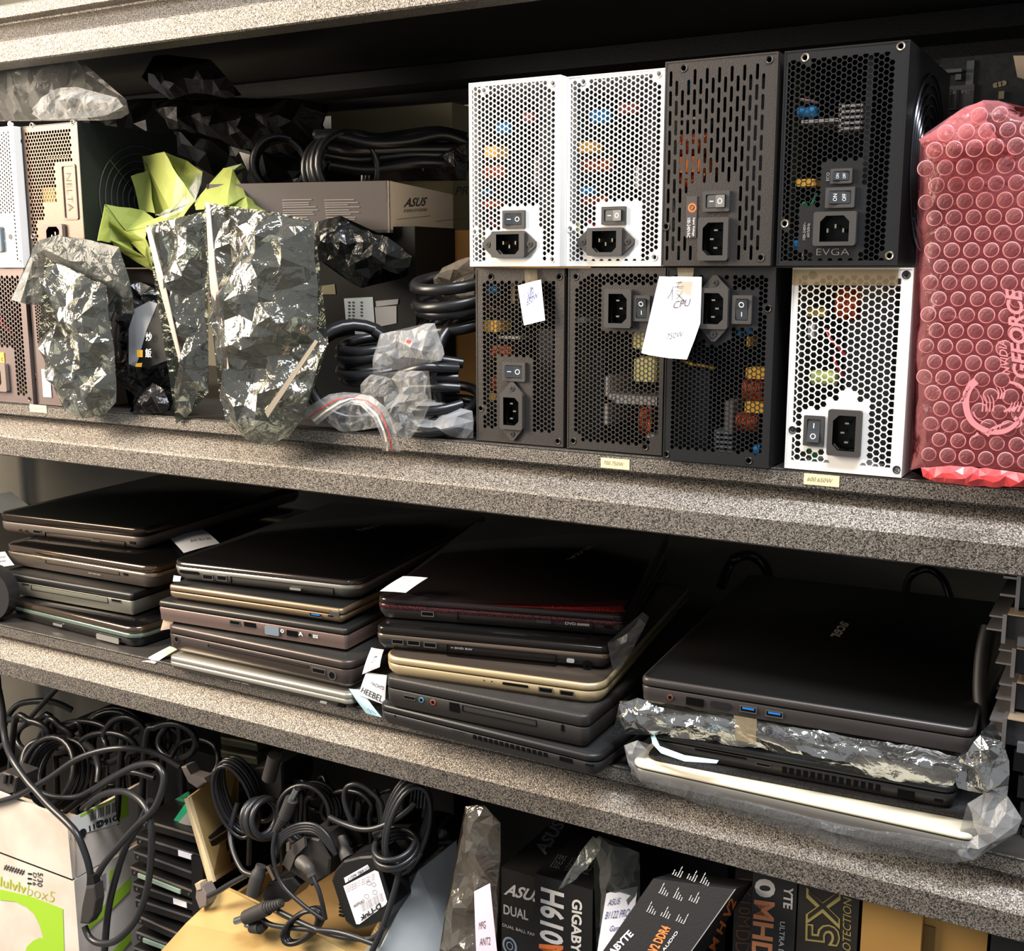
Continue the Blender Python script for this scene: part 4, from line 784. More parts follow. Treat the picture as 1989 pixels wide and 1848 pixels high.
BIN = mat('black_bin_bag', '0f1010', .3, 0, .9, 40)
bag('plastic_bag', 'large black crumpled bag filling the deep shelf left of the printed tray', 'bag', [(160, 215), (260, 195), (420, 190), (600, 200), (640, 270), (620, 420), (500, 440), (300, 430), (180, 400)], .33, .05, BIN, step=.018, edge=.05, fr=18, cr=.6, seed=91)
# ================================================================== RIGHT END OF THE PSU SHELF
# retail box in red bubble wrap
yb = -.004
gx = thing('wrapped_box', 'dark grey box showing dimly inside the red bubble wrap', 'box', (at(1800, 900, .012).x, .012, .004))
bx0, bx1 = at(1800, 900, .012).x, at(2080, 900, .012).x; ztop = at(1800, 330, .012).z
MB().box(0, bx1-bx0, 0, .17, 0, ztop-.004).build('box_body', mat('purple_grey_box', '6e6062', .5, .1), gx)
o0 = Vector(gx.location)
def fp(px, py): q = at(px, py, -.0178); return q-WO
# the wrap: a slab-like bag with a folded pointed top, bubbles as parts
W_ = thing('bubble_wrap', 'red translucent bubble wrap with pale pink emblem and lettering, at the right end', 'bubble wrap', tuple(at(1900, 945, -.01)))
pxo = [(1787, 272), (1796, 262), (1850, 225), (1908, 192), (1940, 194), (1975, 208), (2080, 230), (2080, 948), (1989, 945), (1900, 944), (1830, 936), (1790, 926), (1768, 914), (1772, 880), (1782, 820), (1781, 700), (1786, 560), (1784, 420), (1785, 340)]
child(pillow('wrap_film', pxo, .004, .015, REDF, step=.009, edge=.010, fr=16, cr=.16, seed=5, flat=False), W_)
child(sheet('top_fold', [(1787, 272, -.020), (1850, 282, -.028), (1915, 268, -.032), (1950, 275, -.030), (1975, 300, -.026), (1965, 325, -.022), (1880, 332, -.020), (1820, 315, -.020), (1800, 290, -.020)], [(0, 1, 7, 8), (1, 2, 3, 4, 5, 6, 7)], REDF, None, cuts=3, jit=.0012, th=.0005, sm=True), W_)
child(sheet('top_flap', [(1787, 272, -.018), (1850, 225, -.012), (1908, 192, -.006), (1918, 230, -.022), (1935, 270, -.034), (1910, 290, -.032), (1850, 284, -.026)], [(0, 1, 2, 3, 4, 5, 6)], REDF, None, cuts=3, jit=.0012, th=.0005, sm=True), W_)
child(pillow('bottom_roll', [(1768, 916), (1790, 908), (1860, 905), (1930, 912), (1989, 920), (2080, 930), (2080, 950), (1989, 946), (1900, 946), (1820, 936)], -.022, .007, mat('deep_red_fold', 'd8484a', .3, 0, .6, 60), step=.0045, edge=.008, fr=50, cr=.6, seed=8), W_)
WO = Vector(W_.location); mb = MB()
def strip(pts, wpx):
    P = [Vector(p) for p in pts]
    P = smooth(P, 5); n = len(P); L = []; R = []
    for i, p in enumerate(P):
        t = (P[min(i+1, n-1)]-P[max(i-1, 0)]).normalized(); w_ = wpx[0]*(1-i/(n-1))+wpx[1]*i/(n-1) if len(wpx) == 2 else wpx[0]*(1-abs(2*i/(n-1)-1))+.6
        nn = Vector((-t.y, t.x)); L.append(p+nn*w_/2); R.append(p-nn*w_/2)
    mb.add([fp(*p) for p in L]+[fp(*p) for p in R], [(i, i+1, n+i+1, n+i) for i in range(n-1)])
# dragon-like crest: curved body, head, claws
strip([(1896, 740), (1884, 752), (1876, 775), (1880, 805), (1894, 825), (1920, 838), (1950, 838), (1975, 822), (1992, 795), (1994, 770), (1982, 750), (1960, 742)], (15, 5)); strip([(1884, 752), (1872, 770), (1860, 786)], (5, 1)); strip([(1878, 765), (1870, 780)], (6, 1))
for k in range(4): strip([(1904+k*7, 768), (1909+k*7, 780), (1908+k*7, 800)], (1.5, 3))
for k in range(3): strip([(1934+k*7, 752), (1940+k*6, 762), (1938+k*5, 775)], (1, 4))
for k in range(4): strip([(1950+k*9, 800), (1962+k*7, 792-k*2), (1966+k*6, 780)], (5, 1))
strip([(1900, 842), (1890, 850)], (7, 1)); strip([(1916, 846), (1930, 832), (1960, 820)], (10, 2)); strip([(1970, 812), (1984, 822), (1975, 832)], (9, 1)); strip([(1890, 800), (1900, 815), (1925, 824)], (3, 1))
mb.build('printed_emblem', mat('pale_pink_print', 'cc7f84', .5), W_, recalc=False)
L = MB(); text_q(L, 'GEFORCE', fp(2000, 735), fp(1984, 560)-fp(2000, 735), fp(1968, 735)-fp(2000, 735), bold=.03, shear=.2, lift=0); text_q(L, 'NVIDIA', fp(1962, 728), fp(1954, 660)-fp(1962, 728), fp(1946, 728)-fp(1962, 728), bold=.01, shear=.2, lift=0)
L.build('lettering', MATS['pale_pink_print'], W_, recalc=False)
bub = MB(); R = .0052
rs = [[(R*q*math.cos(k*math.pi/9), -h_, R*q*math.sin(k*math.pi/9)) for k in range(18)] for q, h_ in ((1.0, 0), (.97, .0008), (.86, .0016), (.6, .0021), (.25, .0023))]
bub.rings(rs, caps=False); bub.add([rs[-1][k] for k in range(18)], [tuple(range(18))])
proto = bub.build('bubble', film('bubble_film', (.93, .84, .84), 'd9a0a2', .05, .07, 0, 300, .5, .45), W_, True); ring = MB().tube([(R*math.cos(k*math.pi/9), -.0003, R*math.sin(k*math.pi/9)) for k in range(18)], .0004, 5, True, sm=1)
b0 = len(ring.v); me = proto.data
bm = bmesh.new(); bm.from_mesh(me); rm = [bm.verts.new(v) for v in ring.v]; bm.verts.ensure_lookup_table()
for f in ring.f: nf = bm.faces.new([rm[i] for i in f]); nf.material_index = 1; nf.smooth = True
bm.to_mesh(me); bm.free(); me.materials.append(mat('bubble_rim_red', 'd88a8c', .3))
x0_ = at(1800, 600, -.01).x; first = True; random.seed(2); Lo = [Vector(p) for p in pxo]
for j in range(26):
    for i in range(12):
        x = x0_+i*.0125+(.00625 if j % 2 else 0)-.004; z = .022+j*.0108
        ppx = None
        d = Vector((x, -.010, z))-CAM; dd = d.dot(FW); ppx = Vector((994.5+FPX*d.dot(RT)/dd, 924-FPX*d.dot(UP)/dd))
        if not inside(ppx, Lo) or dist_edge(ppx, Lo) < 15 or ppx.x > 2010: continue
        if ppx.y < 345 and not (ppx.x < 1880 and ppx.y > 290): 
            if not (ppx.y > 205): continue
        o = proto if first else proto.copy()
        if not first: col.objects.link(o)
        first = False; o.parent = W_; yy = -.0150 if ppx.y > 345 else -.018-.016*max(0, 1-abs(ppx.y-285)/70)
        o.location = Vector((x, yy, z))-Vector(W_.location); o.rotation_euler = (random.uniform(-.15, .15), 0, random.uniform(-.15, .15)); s_ = random.uniform(.9, 1.02); o.scale = (s_, s_, s_)
# circuit boards leaning in the shadow behind
g = thing('circuit_board', 'dark motherboard leaning in the shadow behind the red bubble wrap', 'circuit board', (at(1822, 200, .22).x, .22, 0)); o0 = Vector(g.location)
BRD = mat('black_motherboard', '1a1b1c', .45, .1, .4, 200, c2='262726', cs=150)
MB().box(0, .22, 0, .002, 0.0005, at(1850, 112, .22).z).build('board', BRD, g)
def bb(nm, x0, y0, x1, y1, m, d=.006): a, b = at(x0, y1, .22)-o0, at(x1, y0, .22)-o0; return MB().box(a.x, b.x, -d, 0, a.z, b.z).build(nm, m, g)
GM = mat('dim_grey_metal', '6c6e6e', .4, .6)
bb('port_block', 1838, 165, 1894, 215, mat('dull_chip_grey', '4a4b4a', .5), .004); bb('slot', 1874, 118, 1894, 200, GM, .003); bb('capacitor', 1858, 146, 1870, 158, GM, .008); bb('bracket', 1830, 136, 1872, 146, GM, .01); bb('slot', 1842, 176, 1850, 212, DPLAS, .006); bb('slot', 1858, 176, 1866, 212, DPLAS, .006)
for i in range(3): c = at(1934+i*8, 166-i*2, .22)-o0; MB().cyl(c, (0, -1, 0), .0022, .001, 12).build('gold_pad', mat('dim_gold', '9a8f70', .4, .6), g)
bb('clip', 1940, 178, 1952, 194, mat('dim_gold', '9a8f70'), .004)
L = MB(); text_q(L, 'CE  FC', at(1840, 183, .214)-o0, at(1884, 181, .214)-at(1840, 183, .214), at(1840, 177, .214)-at(1840, 183, .214), lift=0); L.build('lettering', GREYINK, g, recalc=False)
g = thing('paper_tag', 'beige card tag at the top right corner behind the bubble wrap', 'tag', (at(1970, 154, .12).x, .12, at(1980, 155, .12).z)); o0 = Vector(g.location)
MB().prism([at(1968, 108, .12)-o0, at(2010, 108, .12)-o0, at(2010, 160, .12)-o0, at(1976, 150, .12)-o0], (0, .0012, 0)).build('card', mat('dull_tan_card', 'a39580', .8), g)
# ================================================================== LAPTOP SHELF
LZ = -.2718
M_gb = mat('gloss_black_lid', '0e0d0d', .14, 0, .04, 60, coat=.4); M_mb = mat('matte_black_lid', '131313', .42, 0, .15, 1500); M_blkp = mat('laptop_black_plastic', '211f1f', .42, 0, .15, 1200)
M_brn = mat('brown_grey_laptop', '4a413d', .35, .5, .1, 900); M_grey = mat('charcoal_laptop', '34322f', .38, .35, .1, 900); M_sil = mat('silver_laptop', 'b9b5a8', .3, .75, .05, 900)
M_gold = mat('champagne_laptop', 'c9b48d', .33, .6, .05, 900); M_goldtop = mat('brown_gloss_lid', '4b423a', .3, .5); M_tan = mat('tan_edge_laptop', '8f7a60', .35, .6); M_mau = mat('mauve_grey_laptop', '6e5c56', .4, .45, .1, 900)
M_chr = mat('chrome_trim', 'c9c4bd', .15, 1); M_wh = mat('cream_laptop', 'cdc6b0', .35); M_dk = mat('dark_port', '020202', .6, spec=.1); M_usbb = mat('usb_blue', '1c6fc0', .4); M_red = mat('dark_red_gloss', '5a1218', .15, 0, 0, coat=.4)
def slab(mb, x0, x1, y0, y1, r, prof, mi=0, n=5):
    """rounded-corner slab: prof = [(z, inset)]"""
    mb.rings([[(x, y, z) for x, y in rrect(x0+i, x1-i, y0+i, y1-i, max(r-i, .0006), n)] for z, i in prof], mi=mi)
def laptop(label, zt, pL, pR, dep, zb, lid=.007, base=.012, r=.012, ml=M_mb, mb_=M_blkp, me=None, ports=(), taper=.004, dr=0, extra=None, name='laptop', grp='used laptops stacked on the middle shelf', trim=None, logo=None, xo=(0, 0)):
    A, B = atz(*pL, zt), atz(*pR, zt); dv = B-A; rz = math.atan2(dv.y, dv.x); W = dv.length+.004; zl = zt-lid; zb0 = zb
    g = thing(name, label, 'laptop', (A.x-.002*math.cos(rz), A.y-.002*math.sin(rz), zb), rz, grp); c, s = math.cos(rz), math.sin(rz); N = Vector((s, -c, 0)); O = Vector(g.location)
    def toL(p): d = p-O; return Vector((d.x*c+d.y*s, -d.x*s+d.y*c, d.z))
    def fr(px, py): p = toL(on(px, py, O, N)); p.y = 0; return p
    def tp(px, py): return toL(atz(px, py, zt))
    h = zt-zb; gap = .0012; bz1 = h-lid-gap; bz0 = max(0.0, bz1-base)
    mb = MB(); e = .0012
    slab(mb, 0, W, 0, dep, r, [(h-lid, .0006), (h-lid+.0006, 0), (h-.0022, 0), (h-.0008, .0006), (h, .002)]); ld = mb.build('lid', [me or ml], g, True)
    mb2 = MB(); slab(mb2, .0016, W-.0016, .0016, dep-.0016, max(r-.0014, .001), [(h-.0004, 0), (h+.0002, .0006)]); mb2.build('lid_top', ml, ld, True)
    mb = MB(); slab(mb, .0, W, .0, dep, r, [(bz0, taper), (bz0+min(base*.45, .006), .0008), (bz1-.001, 0), (bz1, .0006)]); slab(mb, .003, W-.003, .003, dep, r, [(bz1-.001, 0), (h-lid+.001, 0)], 1); bs = mb.build('base', [mb_, M_dk], g, True)
    if trim: q = MB(); slab(q, -.0003, W+.0003, -.0003, dep, r, [(bz1-.0042+trim[1], .0003), (bz1-.003+trim[1], 0), (bz1-.001+trim[1], 0), (bz1+trim[1], .0006)]); q.build('edge_trim', trim[0], bs, True)
    for fx in (.03, W-.03):
        for fy in (.03, dep-.03):
            if bz0 > .0004: MB().cyl((fx, fy, 0), (0, 0, 1), .006, bz0+.0004, 10).build('foot', M_dk, bs)
    for p in ports:
        k, a, b, c_, d_ = p[:5]; m = p[5] if len(p) > 5 else None; a_, b_ = fr(a, b), fr(c_, d_); x0, x1 = a_.x, b_.x; zc = (a_.z+b_.z)/2; hh = max(abs(b_.z-a_.z)/2, .0004); hh = hh if a_.z > b_.z else .0016; z0, z1 = max(zc-hh, bz0+.0004), min(zc+hh, bz1-.0004); zc = (z0+z1)/2; y = -.0003; ww = x1-x0; q = MB()
        if k == 'usb': plate(q, [(x0, z0), (x1, z0), (x1, z1), (x0, z1)], [(lambda u: [(x0+u, z0+u), (x1-u, z0+u), (x1-u, z1-u), (x0+u, z1-u)])(min(ww, z1-z0)*.16)], y-.0001, .0006); q.box(x0+ww*.08, x1-ww*.08, y+.0002, y+.0004, z0+(z1-z0)*.16, z1-(z1-z0)*.16, 1); q.box(x0+ww*.16, x1-ww*.16, y-.0001, y+.0003, z0+(z1-z0)*.5, z0+(z1-z0)*.78, 2); q.build('usb_port', [m or M_chr if 0 else mat('port_shell', '6d6a67', .35, .7), M_dk, m or M_dk], bs)
        elif k == 'hole': q.box(x0, x1, y-.0001, .002, z0, z1); q.build('port', m or M_dk, bs)
        elif k == 'slot': q.prism([(x, y-.0001, z) for x, z in rrect(x0, x1, z0, z1, min(ww, z1-z0)*.4, 3)], (0, .002, 0)); q.build('slot', m or M_dk, bs)
        elif k == 'jack': q.cyl(((x0+x1)/2, y-.0001, zc), (0, 1, 0), ww*.42, .001, 16, mi=0); q.cyl(((x0+x1)/2, y-.0004, zc), (0, 1, 0), ww*.27, .001, 12, mi=1); q.build('audio_jack', [m or mat('jack_grey', '55524f', .4, .5), M_dk], bs)
        elif k == 'line': q.box(x0, x1, y-.0001, .001, z0, z1); q.build('drive_seam', M_dk, bs)
        elif k == 'drive': q.box(x0, x0+.0004, y-.0001, .0015, z0, z1); q.box(x1-.0004, x1, y-.0001, .0015, z0, z1); q.box(x0, x1, y-.0001, .0015, z0, z0+.0003); q.box(x0, x1, y-.0001, .0015, z1-.0003, z1); q.build('optical_drive_seam', M_dk, bs)
        elif k == 'vent':
            n = p[6] if len(p) > 6 else 14
            for i in range(n): v = MB(); xa = x0+ww*(i+.2)/n; v.box(xa, xa+ww*.62/n, y-.0001, .002, z0, z1); v.build('vent_slot', M_dk, bs)
        elif k == 'button': q.prism([(x, y-.0005, z) for x, z in rrect(x0, x1, z0, z1, min(ww, z1-z0)*.4, 3)], (0, .001, 0)); q.build('eject_button', m or mb_, bs)
        elif k == 'text': text_q(q, p[6], (x0, y-.0002, z0), (ww, 0, 0), (0, 0, z1-z0), lift=0, bold=.02); q.build('lettering', m or GREYINK, bs, recalc=False)
        elif k == 'plate': q.prism([(x, y-.0008, z) for x, z in rrect(x0, x1, z0, z1, .0012, 2)], (0, .001, 0)); q.build('port_plate', m or M_sil, bs)
    if logo: q = MB(); s_, P0, P1, P2, m = logo; a, b, c2 = tp(*P0), tp(*P1), tp(*P2); text_q(q, s_, a+Vector((0, 0, .0003)), b-a, c2-a, lift=0, bold=.02); q.build('logo', m, ld, recalc=False)
    return g, tp, fr, (W, h, bz0, bz1)
zs = dict(e=-.2722+.0185)
USB = 'usb'
# ---- stack 3 (bottom to top)
laptop('thin black laptop with a side vent row, bottom of the third stack', -.2515, (734.7, 1366.5), (1158, 1470.6), .33, LZ, .006, .012, ports=[('usb', 877, 1414, 906, 1427), ('vent', 917, 1427, 1065, 1472, None, 14), ('hole', 1087, 1465, 1112, 1484), ('hole', 1137, 1484, 1152, 1490), ('slot', 766, 1388, 769, 1393)])
laptop('thick old black laptop with coloured audio jacks, second from bottom of the third stack', -.2205, (750, 1314), (1137.4, 1392), .28, -.2512, .010, .018, r=.008, ports=[('usb', 784, 1350, 807, 1362), ('jack', 813, 1353, 824, 1367, mat('jack_blue', '4f8fae', .4)), ('jack', 835, 1357, 847, 1372, mat('jack_red', 'a0504a', .4)), ('hole', 873, 1364, 892, 1385), ('drive', 898, 1370, 1042, 1412), ('slot', 1090, 1405, 1096, 1422)], mb_=mat('warm_black_plastic', '211e1c', .5, 0, .3, 900), ml=mat('warm_black_plastic', '211e1c'))
laptop('champagne gold laptop with rounded edges, middle of the third stack', -.2015, (743.7, 1274.5), (1165, 1333), .34, -.2202, .006, .0115, r=.018, ml=M_goldtop, mb_=M_gold, me=M_gold, taper=.005, ports=[('slot', 976, 1325, 1026, 1337), ('usb', 1046, 1334, 1074, 1349), ('usb', 1087, 1340, 1115, 1355), ('hole', 939, 1321, 941, 1323), ('hole', 954, 1323, 956, 1325)])
laptop('black laptop with three left side ports, second from top of the third stack', -.1785, (731.7, 1217), (1178, 1258), .35, -.2012, .007, .014, r=.009, ml=M_gb, mb_=M_blkp, me=M_chr if 0 else mat('dark_glossy_edge', '2b2724', .15, .6), trim=(mat('bronze_trim', '8d7c6c', .25, .9), .001), taper=.006, ports=[('usb', 761, 1241, 784, 1253), ('usb', 791, 1243, 816, 1256), ('usb', 823, 1247, 848, 1260), ('text', 876, 1256, 918, 1264, GREYINK, '= DVD RW'), ('drive', 868, 1252, 1080, 1300), ('jack', 1130, 1284, 1151, 1304, M_dk), ('jack', 1136, 1289, 1146, 1300, mat('blue_pin_jack', '4a8cab', .3)), ('plate', 1101, 1279, 1116, 1288, mat('pale_sticker_grey', '8a8a8c', .5))])
l3a = laptop('glossy black laptop with red circuit pattern on lid, top of the third stack', -.1565, (733, 1161), (1210, 1196), .345, -.1782, .006, .013, r=.012, ml=mat('gloss_black_lid_b', '151110', .12, 0, 0, coat=.5), mb_=mat('black_base_b', '231f1e', .4, 0, .15, 900), me=mat('gloss_edge_b', '231b1b', .12, .3), taper=.005,
    trim=(mat('red_black_trim', '4f2223', .25, .4, 0, c2='241314', cs=500), .001), ports=[('usb', 818, 1187, 843, 1199), ('drive', 888, 1189, 1152, 1226), ('button', 1042, 1204, 1071, 1212), ('text', 1098, 1208, 1119, 1215, GREYINK, 'DVD'), ('text', 1121, 1210, 1145, 1217, GREYINK, '#####'), ('hole', 1174, 1215, 1190, 1222)],
    logo=('ASUS', (1099, 1088), (1143, 1062), (1110, 1088), mat('dim_chrome_logo', 'a0978a', .3, .6)))
g3, tp3, fr3, d3 = l3a; ld3 = [c for c in g3.children if c.name.startswith('lid')][0]
mb = MB(); z_ = Vector((0, 0, .0004)); random.seed(9); RP = mat('red_line_print', '8a2226', .3)
for i in range(5): a = tp3(960+i*24, 1177+i*.9); b = tp3(1216-i*2, 1190-i*2.6); ribbon(mb, [a+z_, (a*.55+b*.45)+z_+Vector((0, -.0015*i*.3, 0)), b+z_], .00045, (0, 0, 1))
for i in range(26):
    x = 1062+i*5.4; y = 1184+i*.25; a = tp3(x, y); L_ = random.uniform(.004, .012); ribbon(mb, [a+z_, a+z_+Vector((-.004, L_*.5, 0)), a+z_+Vector((-.004, L_, 0))], .0004, (0, 0, 1))
mb.build('circuit_print', RP, ld3, recalc=False)
W3, h3 = d3[0], d3[1]
mb = MB(); n = 14; mb.add([(W3*.30+(W3*.68)*i/n, .0035, h3+.00025) for i in range(n+1)]+[(W3*.30+(W3*.68)*i/n, .0035+.045*(i/n)**1.6, h3+.00025) for i in range(n+1)], [(i, i+1, n+2+i, n+1+i) for i in range(n)]); mb.build('red_print', mat('deep_red_lid_print', '1d0809', .12, 0, 0, coat=.5), ld3, recalc=False)
# ---- stack 2
laptop('silver laptop with chamfered bright edges, bottom of the second stack', -.2560, (328, 1274), (678, 1349.5), .33, LZ, .006, .008, r=.008, ml=M_sil, mb_=M_grey, me=M_sil, trim=(M_sil, .001), ports=[('text', 448, 1321, 484, 1331, GREYINK, 'o === RW'), ('hole', 656, 1368, 670, 1376), ('plate', 622, 1361, 636, 1369, mat('pale_sticker_grey', '8a8a8c'))])
laptop('brown grey laptop with an optical drive bulge, second from bottom of the second stack', -.2235, (322.6, 1214), (677, 1287), .34, -.2557, .008, .020, r=.012, ml=M_grey, mb_=M_brn, me=M_brn, taper=.007, ports=[('jack', 337, 1236, 350, 1248), ('drive', 404, 1252, 600, 1298), ('usb', 606, 1296, 632, 1312), ('jack', 635, 1302, 655, 1322)])
laptop('mauve grey business laptop with a blue-grey monitor port, middle of the second stack', -.1985, (309, 1167), (669.5, 1222.6), .34, -.2232, .006, .014, r=.004, ml=M_mb, mb_=M_mau, me=M_grey, taper=.001, ports=[('usb', 446, 1204, 467, 1216), ('hole', 474, 1208, 497, 1220), ('plate', 515, 1215, 543, 1236, mat('vga_blue_grey', '6a7780', .5)), ('hole', 557, 1224, 578, 1238), ('jack', 598, 1228, 607, 1240), ('text', 608, 1233, 618, 1240, INK, '=='), ('text', 545, 1222, 552, 1230, INK, 'o'), ('text', 580, 1227, 589, 1236, INK, 'A')])
laptop('slim laptop with tan edge and blue port, second from top of the second stack', -.1810, (328, 1136), (662, 1184), .34, -.1982, .006, .0085, r=.006, ml=M_mb, mb_=M_tan, me=M_tan, taper=.005, ports=[('usb', 601, 1190, 625, 1201, M_usbb), ('hole', 637, 1194, 647, 1199), ('plate', 641, 1180, 660, 1190, M_chr)])
l2a = laptop('black laptop with bright silver side band, top of the second stack', -.1590, (330, 1090.6), (692, 1131), .345, -.1807, .0055, .013, r=.020, ml=M_gb, mb_=mat('grey_base_c', '55524d', .4, .3, .1, 900), me=mat('mirror_edge_c', '5e5551', .12, .8), trim=(M_sil, .0015), taper=.006, ports=[('slot', 349, 1107, 387, 1117), ('usb', 393, 1115, 414, 1128), ('usb', 421, 1117, 441, 1130), ('drive', 448, 1120, 648, 1158), ('button', 563, 1141, 585, 1148, M_sil)], logo=('DELL', (690, 1030), (735, 1020), (700, 1032), mat('dim_logo', '5c574e', .4)))
# ---- stack 1
laptop('glossy black laptop showing a side port plate, bottom of the first stack', -.2470, (16, 1163), (262, 1222), .34, LZ+0, .008, .014, r=.018, ml=M_gb, mb_=M_gb, me=mat('bronze_gloss', '7a6a5a', .12, .9), trim=(mat('greenish_trim', '8ea394', .2, .8), .001), ports=[('plate', 188, 1230, 232, 1252, mat('grey_plate', '8a8984', .4, .4)), ('hole', 196, 1233, 206, 1245), ('jack', 214, 1239, 222, 1248), ('button', 104, 1212, 122, 1216, STEEL)])
laptop('angular grey laptop with slanted front corner, third from top of the first stack', -.2180, (1, 1111), (254, 1154), .33, -.2467, .008, .017, r=.004, ml=M_mb, mb_=mat('grey_green_base', '6b6a60', .4, .4, .1, 900), me=M_mb, taper=.003, ports=[('usb', 43, 1130, 57, 1138), ('drive', 60, 1135, 210, 1172), ('usb', 216, 1161, 236, 1172)])
laptop('black laptop with a bright double edge line, second from top of the first stack', -.1875, (7, 1056), (292, 1102), .34, -.2177, .009, .016, r=.016, ml=M_gb, mb_=mat('brown_base_d', '544c45', .4, .4), me=mat('bronze_gloss', '7a6a5a'), trim=(mat('bright_bronze', 'b3a28e', .2, .9), .001), ports=[('drive', 88, 1084, 232, 1118), ('hole', 240, 1113, 249, 1119), ('text', 172, 1112, 196, 1118, GREYINK, '===')])
laptop('black laptop with long bright lid edge, top of the first stack', -.1590, (-4, 996), (272, 1028), .34, -.1872, .010, .015, r=.014, ml=mat('satin_black_lid', '101211', .3), mb_=mat('grey_brown_base', '6a6058', .4, .4), me=mat('bronze_edge_d', '4a4038', .2, .8), ports=[('jack', 36, 1027, 42, 1034), ('jack', 47, 1029, 54, 1036), ('usb', 64, 1029, 80, 1038), ('drive', 87, 1034, 243, 1063), ('button', 177, 1049, 195, 1053), ('hole', 252, 1052, 262, 1058)], taper=.006)
# ---- stack 4
wl = laptop('cream white laptop inside a clear bag, bottom of the right-hand stack', -.2560, (1228, 1481), (1893, 1627), .34, LZ+.0004, .004, .010, r=.012, ml=M_wh, mb_=mat('grey_side_e', '77746e', .4, .3), me=M_wh, taper=.002, ports=[('hole', 1840, 1655, 1856, 1662)])
FOAM = mat('black_foam', '0d0d0e', .95, 0, 1., 900, c2='29292a', cs=700)
a, b = atz(1252, 1470, -.2530), atz(1905, 1594, -.2530); g = thing('foam_sheet', 'thin black foam sheet between the bagged white laptop and the black one', 'foam sheet', (a.x, a.y, -.2555), math.atan2((b-a).y, (b-a).x))
mb = MB(); slab(mb, 0, (b-a).length, 0, .30, .012, [(0, .001), (.0012, 0), (.0026, .0005)]); mb.build('foam', FOAM, g)
laptop('black laptop with vents and network port, above the foam sheet in the right-hand stack', -.2330, (1264, 1422.5), (1852, 1531), .33, -.2524, .0055, .011, r=.010, taper=.003, ports=[('usb', 1468, 1480, 1497, 1492), ('vent', 1517, 1489, 1712, 1538, None, 14), ('hole', 1744, 1533, 1776, 1555), ('hole', 1815, 1553, 1832, 1560), ('slot', 1350, 1448, 1450, 1476)])
bl = laptop('silver laptop sealed in a shiny antistatic bag, under the big black one', -.2120, (1250, 1352), (1846, 1475), .34, -.2325, .006, .012, r=.010, ml=M_sil, mb_=mat('dark_silver', '6d6f70', .4, .6), me=M_sil)
ac = laptop('big matte black laptop with two blue ports, top of the right-hand stack', -.1830, (1247.6, 1316), (1889, 1418), .363, -.2045, .0065, .012, r=.008, ml=mat('warm_black_lid', '100f0e', .36, .2, .1, 1500), mb_=mat('warm_grey_base', '3d3836', .38, .4, .1, 1200), me=mat('warm_grey_base', '3d3836'), taper=.001,
    ports=[('jack', 1295, 1348, 1308, 1362, mat('copper_jack', 'a0664a', .3, .6)), ('hole', 1333, 1354, 1366, 1374), ('slot', 1380, 1361, 1419, 1379, mat('hdmi_dark', '1b1b1c', .3)), ('usb', 1437, 1370, 1470, 1388, M_usbb), ('usb', 1487, 1379, 1521, 1397, M_usbb)],
    logo=('acer', (1650, 1213), (1628, 1243), (1618, 1213) if 0 else (1634, 1207), mat('grey_chrome_logo', 'c0b8ac', .3, .6)))
# film bags of the right-hand stack
def skirt(name, top, bot, yt, yb2, m, N=44, cr=.004, seed=1, parent=None, bulge=.01, fr=60):
    """film draped over a laptop edge: between two photo polylines, given depths"""
    rnd = random.Random(seed)
    def pl(L, t):
        f = t*(len(L)-1); i = min(int(f), len(L)-2); f -= i; return L[i][0]*(1-f)+L[i+1][0]*f, L[i][1]*(1-f)+L[i+1][1]*f
    mb = MB(); M_ = 7; vs = []
    for k in range(N+1):
        for j in range(M_+1):
            v = j/M_; a = pl(top, k/N); b = pl(bot, k/N); y = (yt*(1-v)+yb2*v)-bulge*math.sin(v*math.pi)
            p = at(a[0]*(1-v)+b[0]*v, a[1]*(1-v)+b[1]*v, y); n_ = noise.noise(Vector((p.x*fr*.3+seed, p.y*fr, p.z*fr*2.2))); p.y -= cr*abs(n_)*2+rnd.uniform(0, cr*.3); p.z += rnd.uniform(-1, 1)*cr*.15; vs.append(p)
    mb.add(vs, [(k*(M_+1)+j, k*(M_+1)+j+1, (k+1)*(M_+1)+j+1, (k+1)*(M_+1)+j) for k in range(N) for j in range(M_)]); o = mb.build(name, m, None, True)
    if parent: child(o, parent)
    return o
SHIN = film('glossy_film', (.35, .37, .39), 'dcdcd8', .5, .09, .95, 60, .6, .4)
g = thing('antistatic_bag', 'shiny grey film bag wrapped round the laptop below the big black one', 'bag', tuple(at(1500, 1470, 0)))
skirt('bag_film', [(1205, 1362), (1240, 1358), (1420, 1385), (1640, 1425), (1880, 1470)], [(1240, 1410), (1290, 1425), (1480, 1450), (1660, 1500), (1850, 1528)], .004, .004, SHIN, N=70, cr=.0055, seed=3, parent=g, bulge=.012)
child(pillow('bag_corner', [(1204, 1366), (1240, 1356), (1290, 1376), (1310, 1420), (1270, 1430), (1225, 1412), (1190, 1425), (1196, 1394)], -.006, .008, SHIN, step=.007, edge=.01, fr=60, cr=.8, seed=4), g)
child(pillow('bag_end', [(1850, 1480), (1880, 1460), (1905, 1430), (1922, 1408), (1934, 1410), (1945, 1440), (1962, 1480), (1954, 1550), (1925, 1546), (1860, 1530), (1845, 1500)], -.004, .016, SHIN, step=.008, edge=.014, fr=50, cr=.9, seed=6), g)
child(sheet('tape', [(1425, 1390, -.0135), (1470, 1398, -.0135), (1468, 1446, -.014), (1430, 1438, -.014)], [(0, 1, 2, 3)], TAPE, None, th=.0003), g)
g = thing('plastic_bag', 'milky clear plastic bag round the cream white laptop at the shelf edge', 'bag', tuple(at(1500, 1640, -.01)))
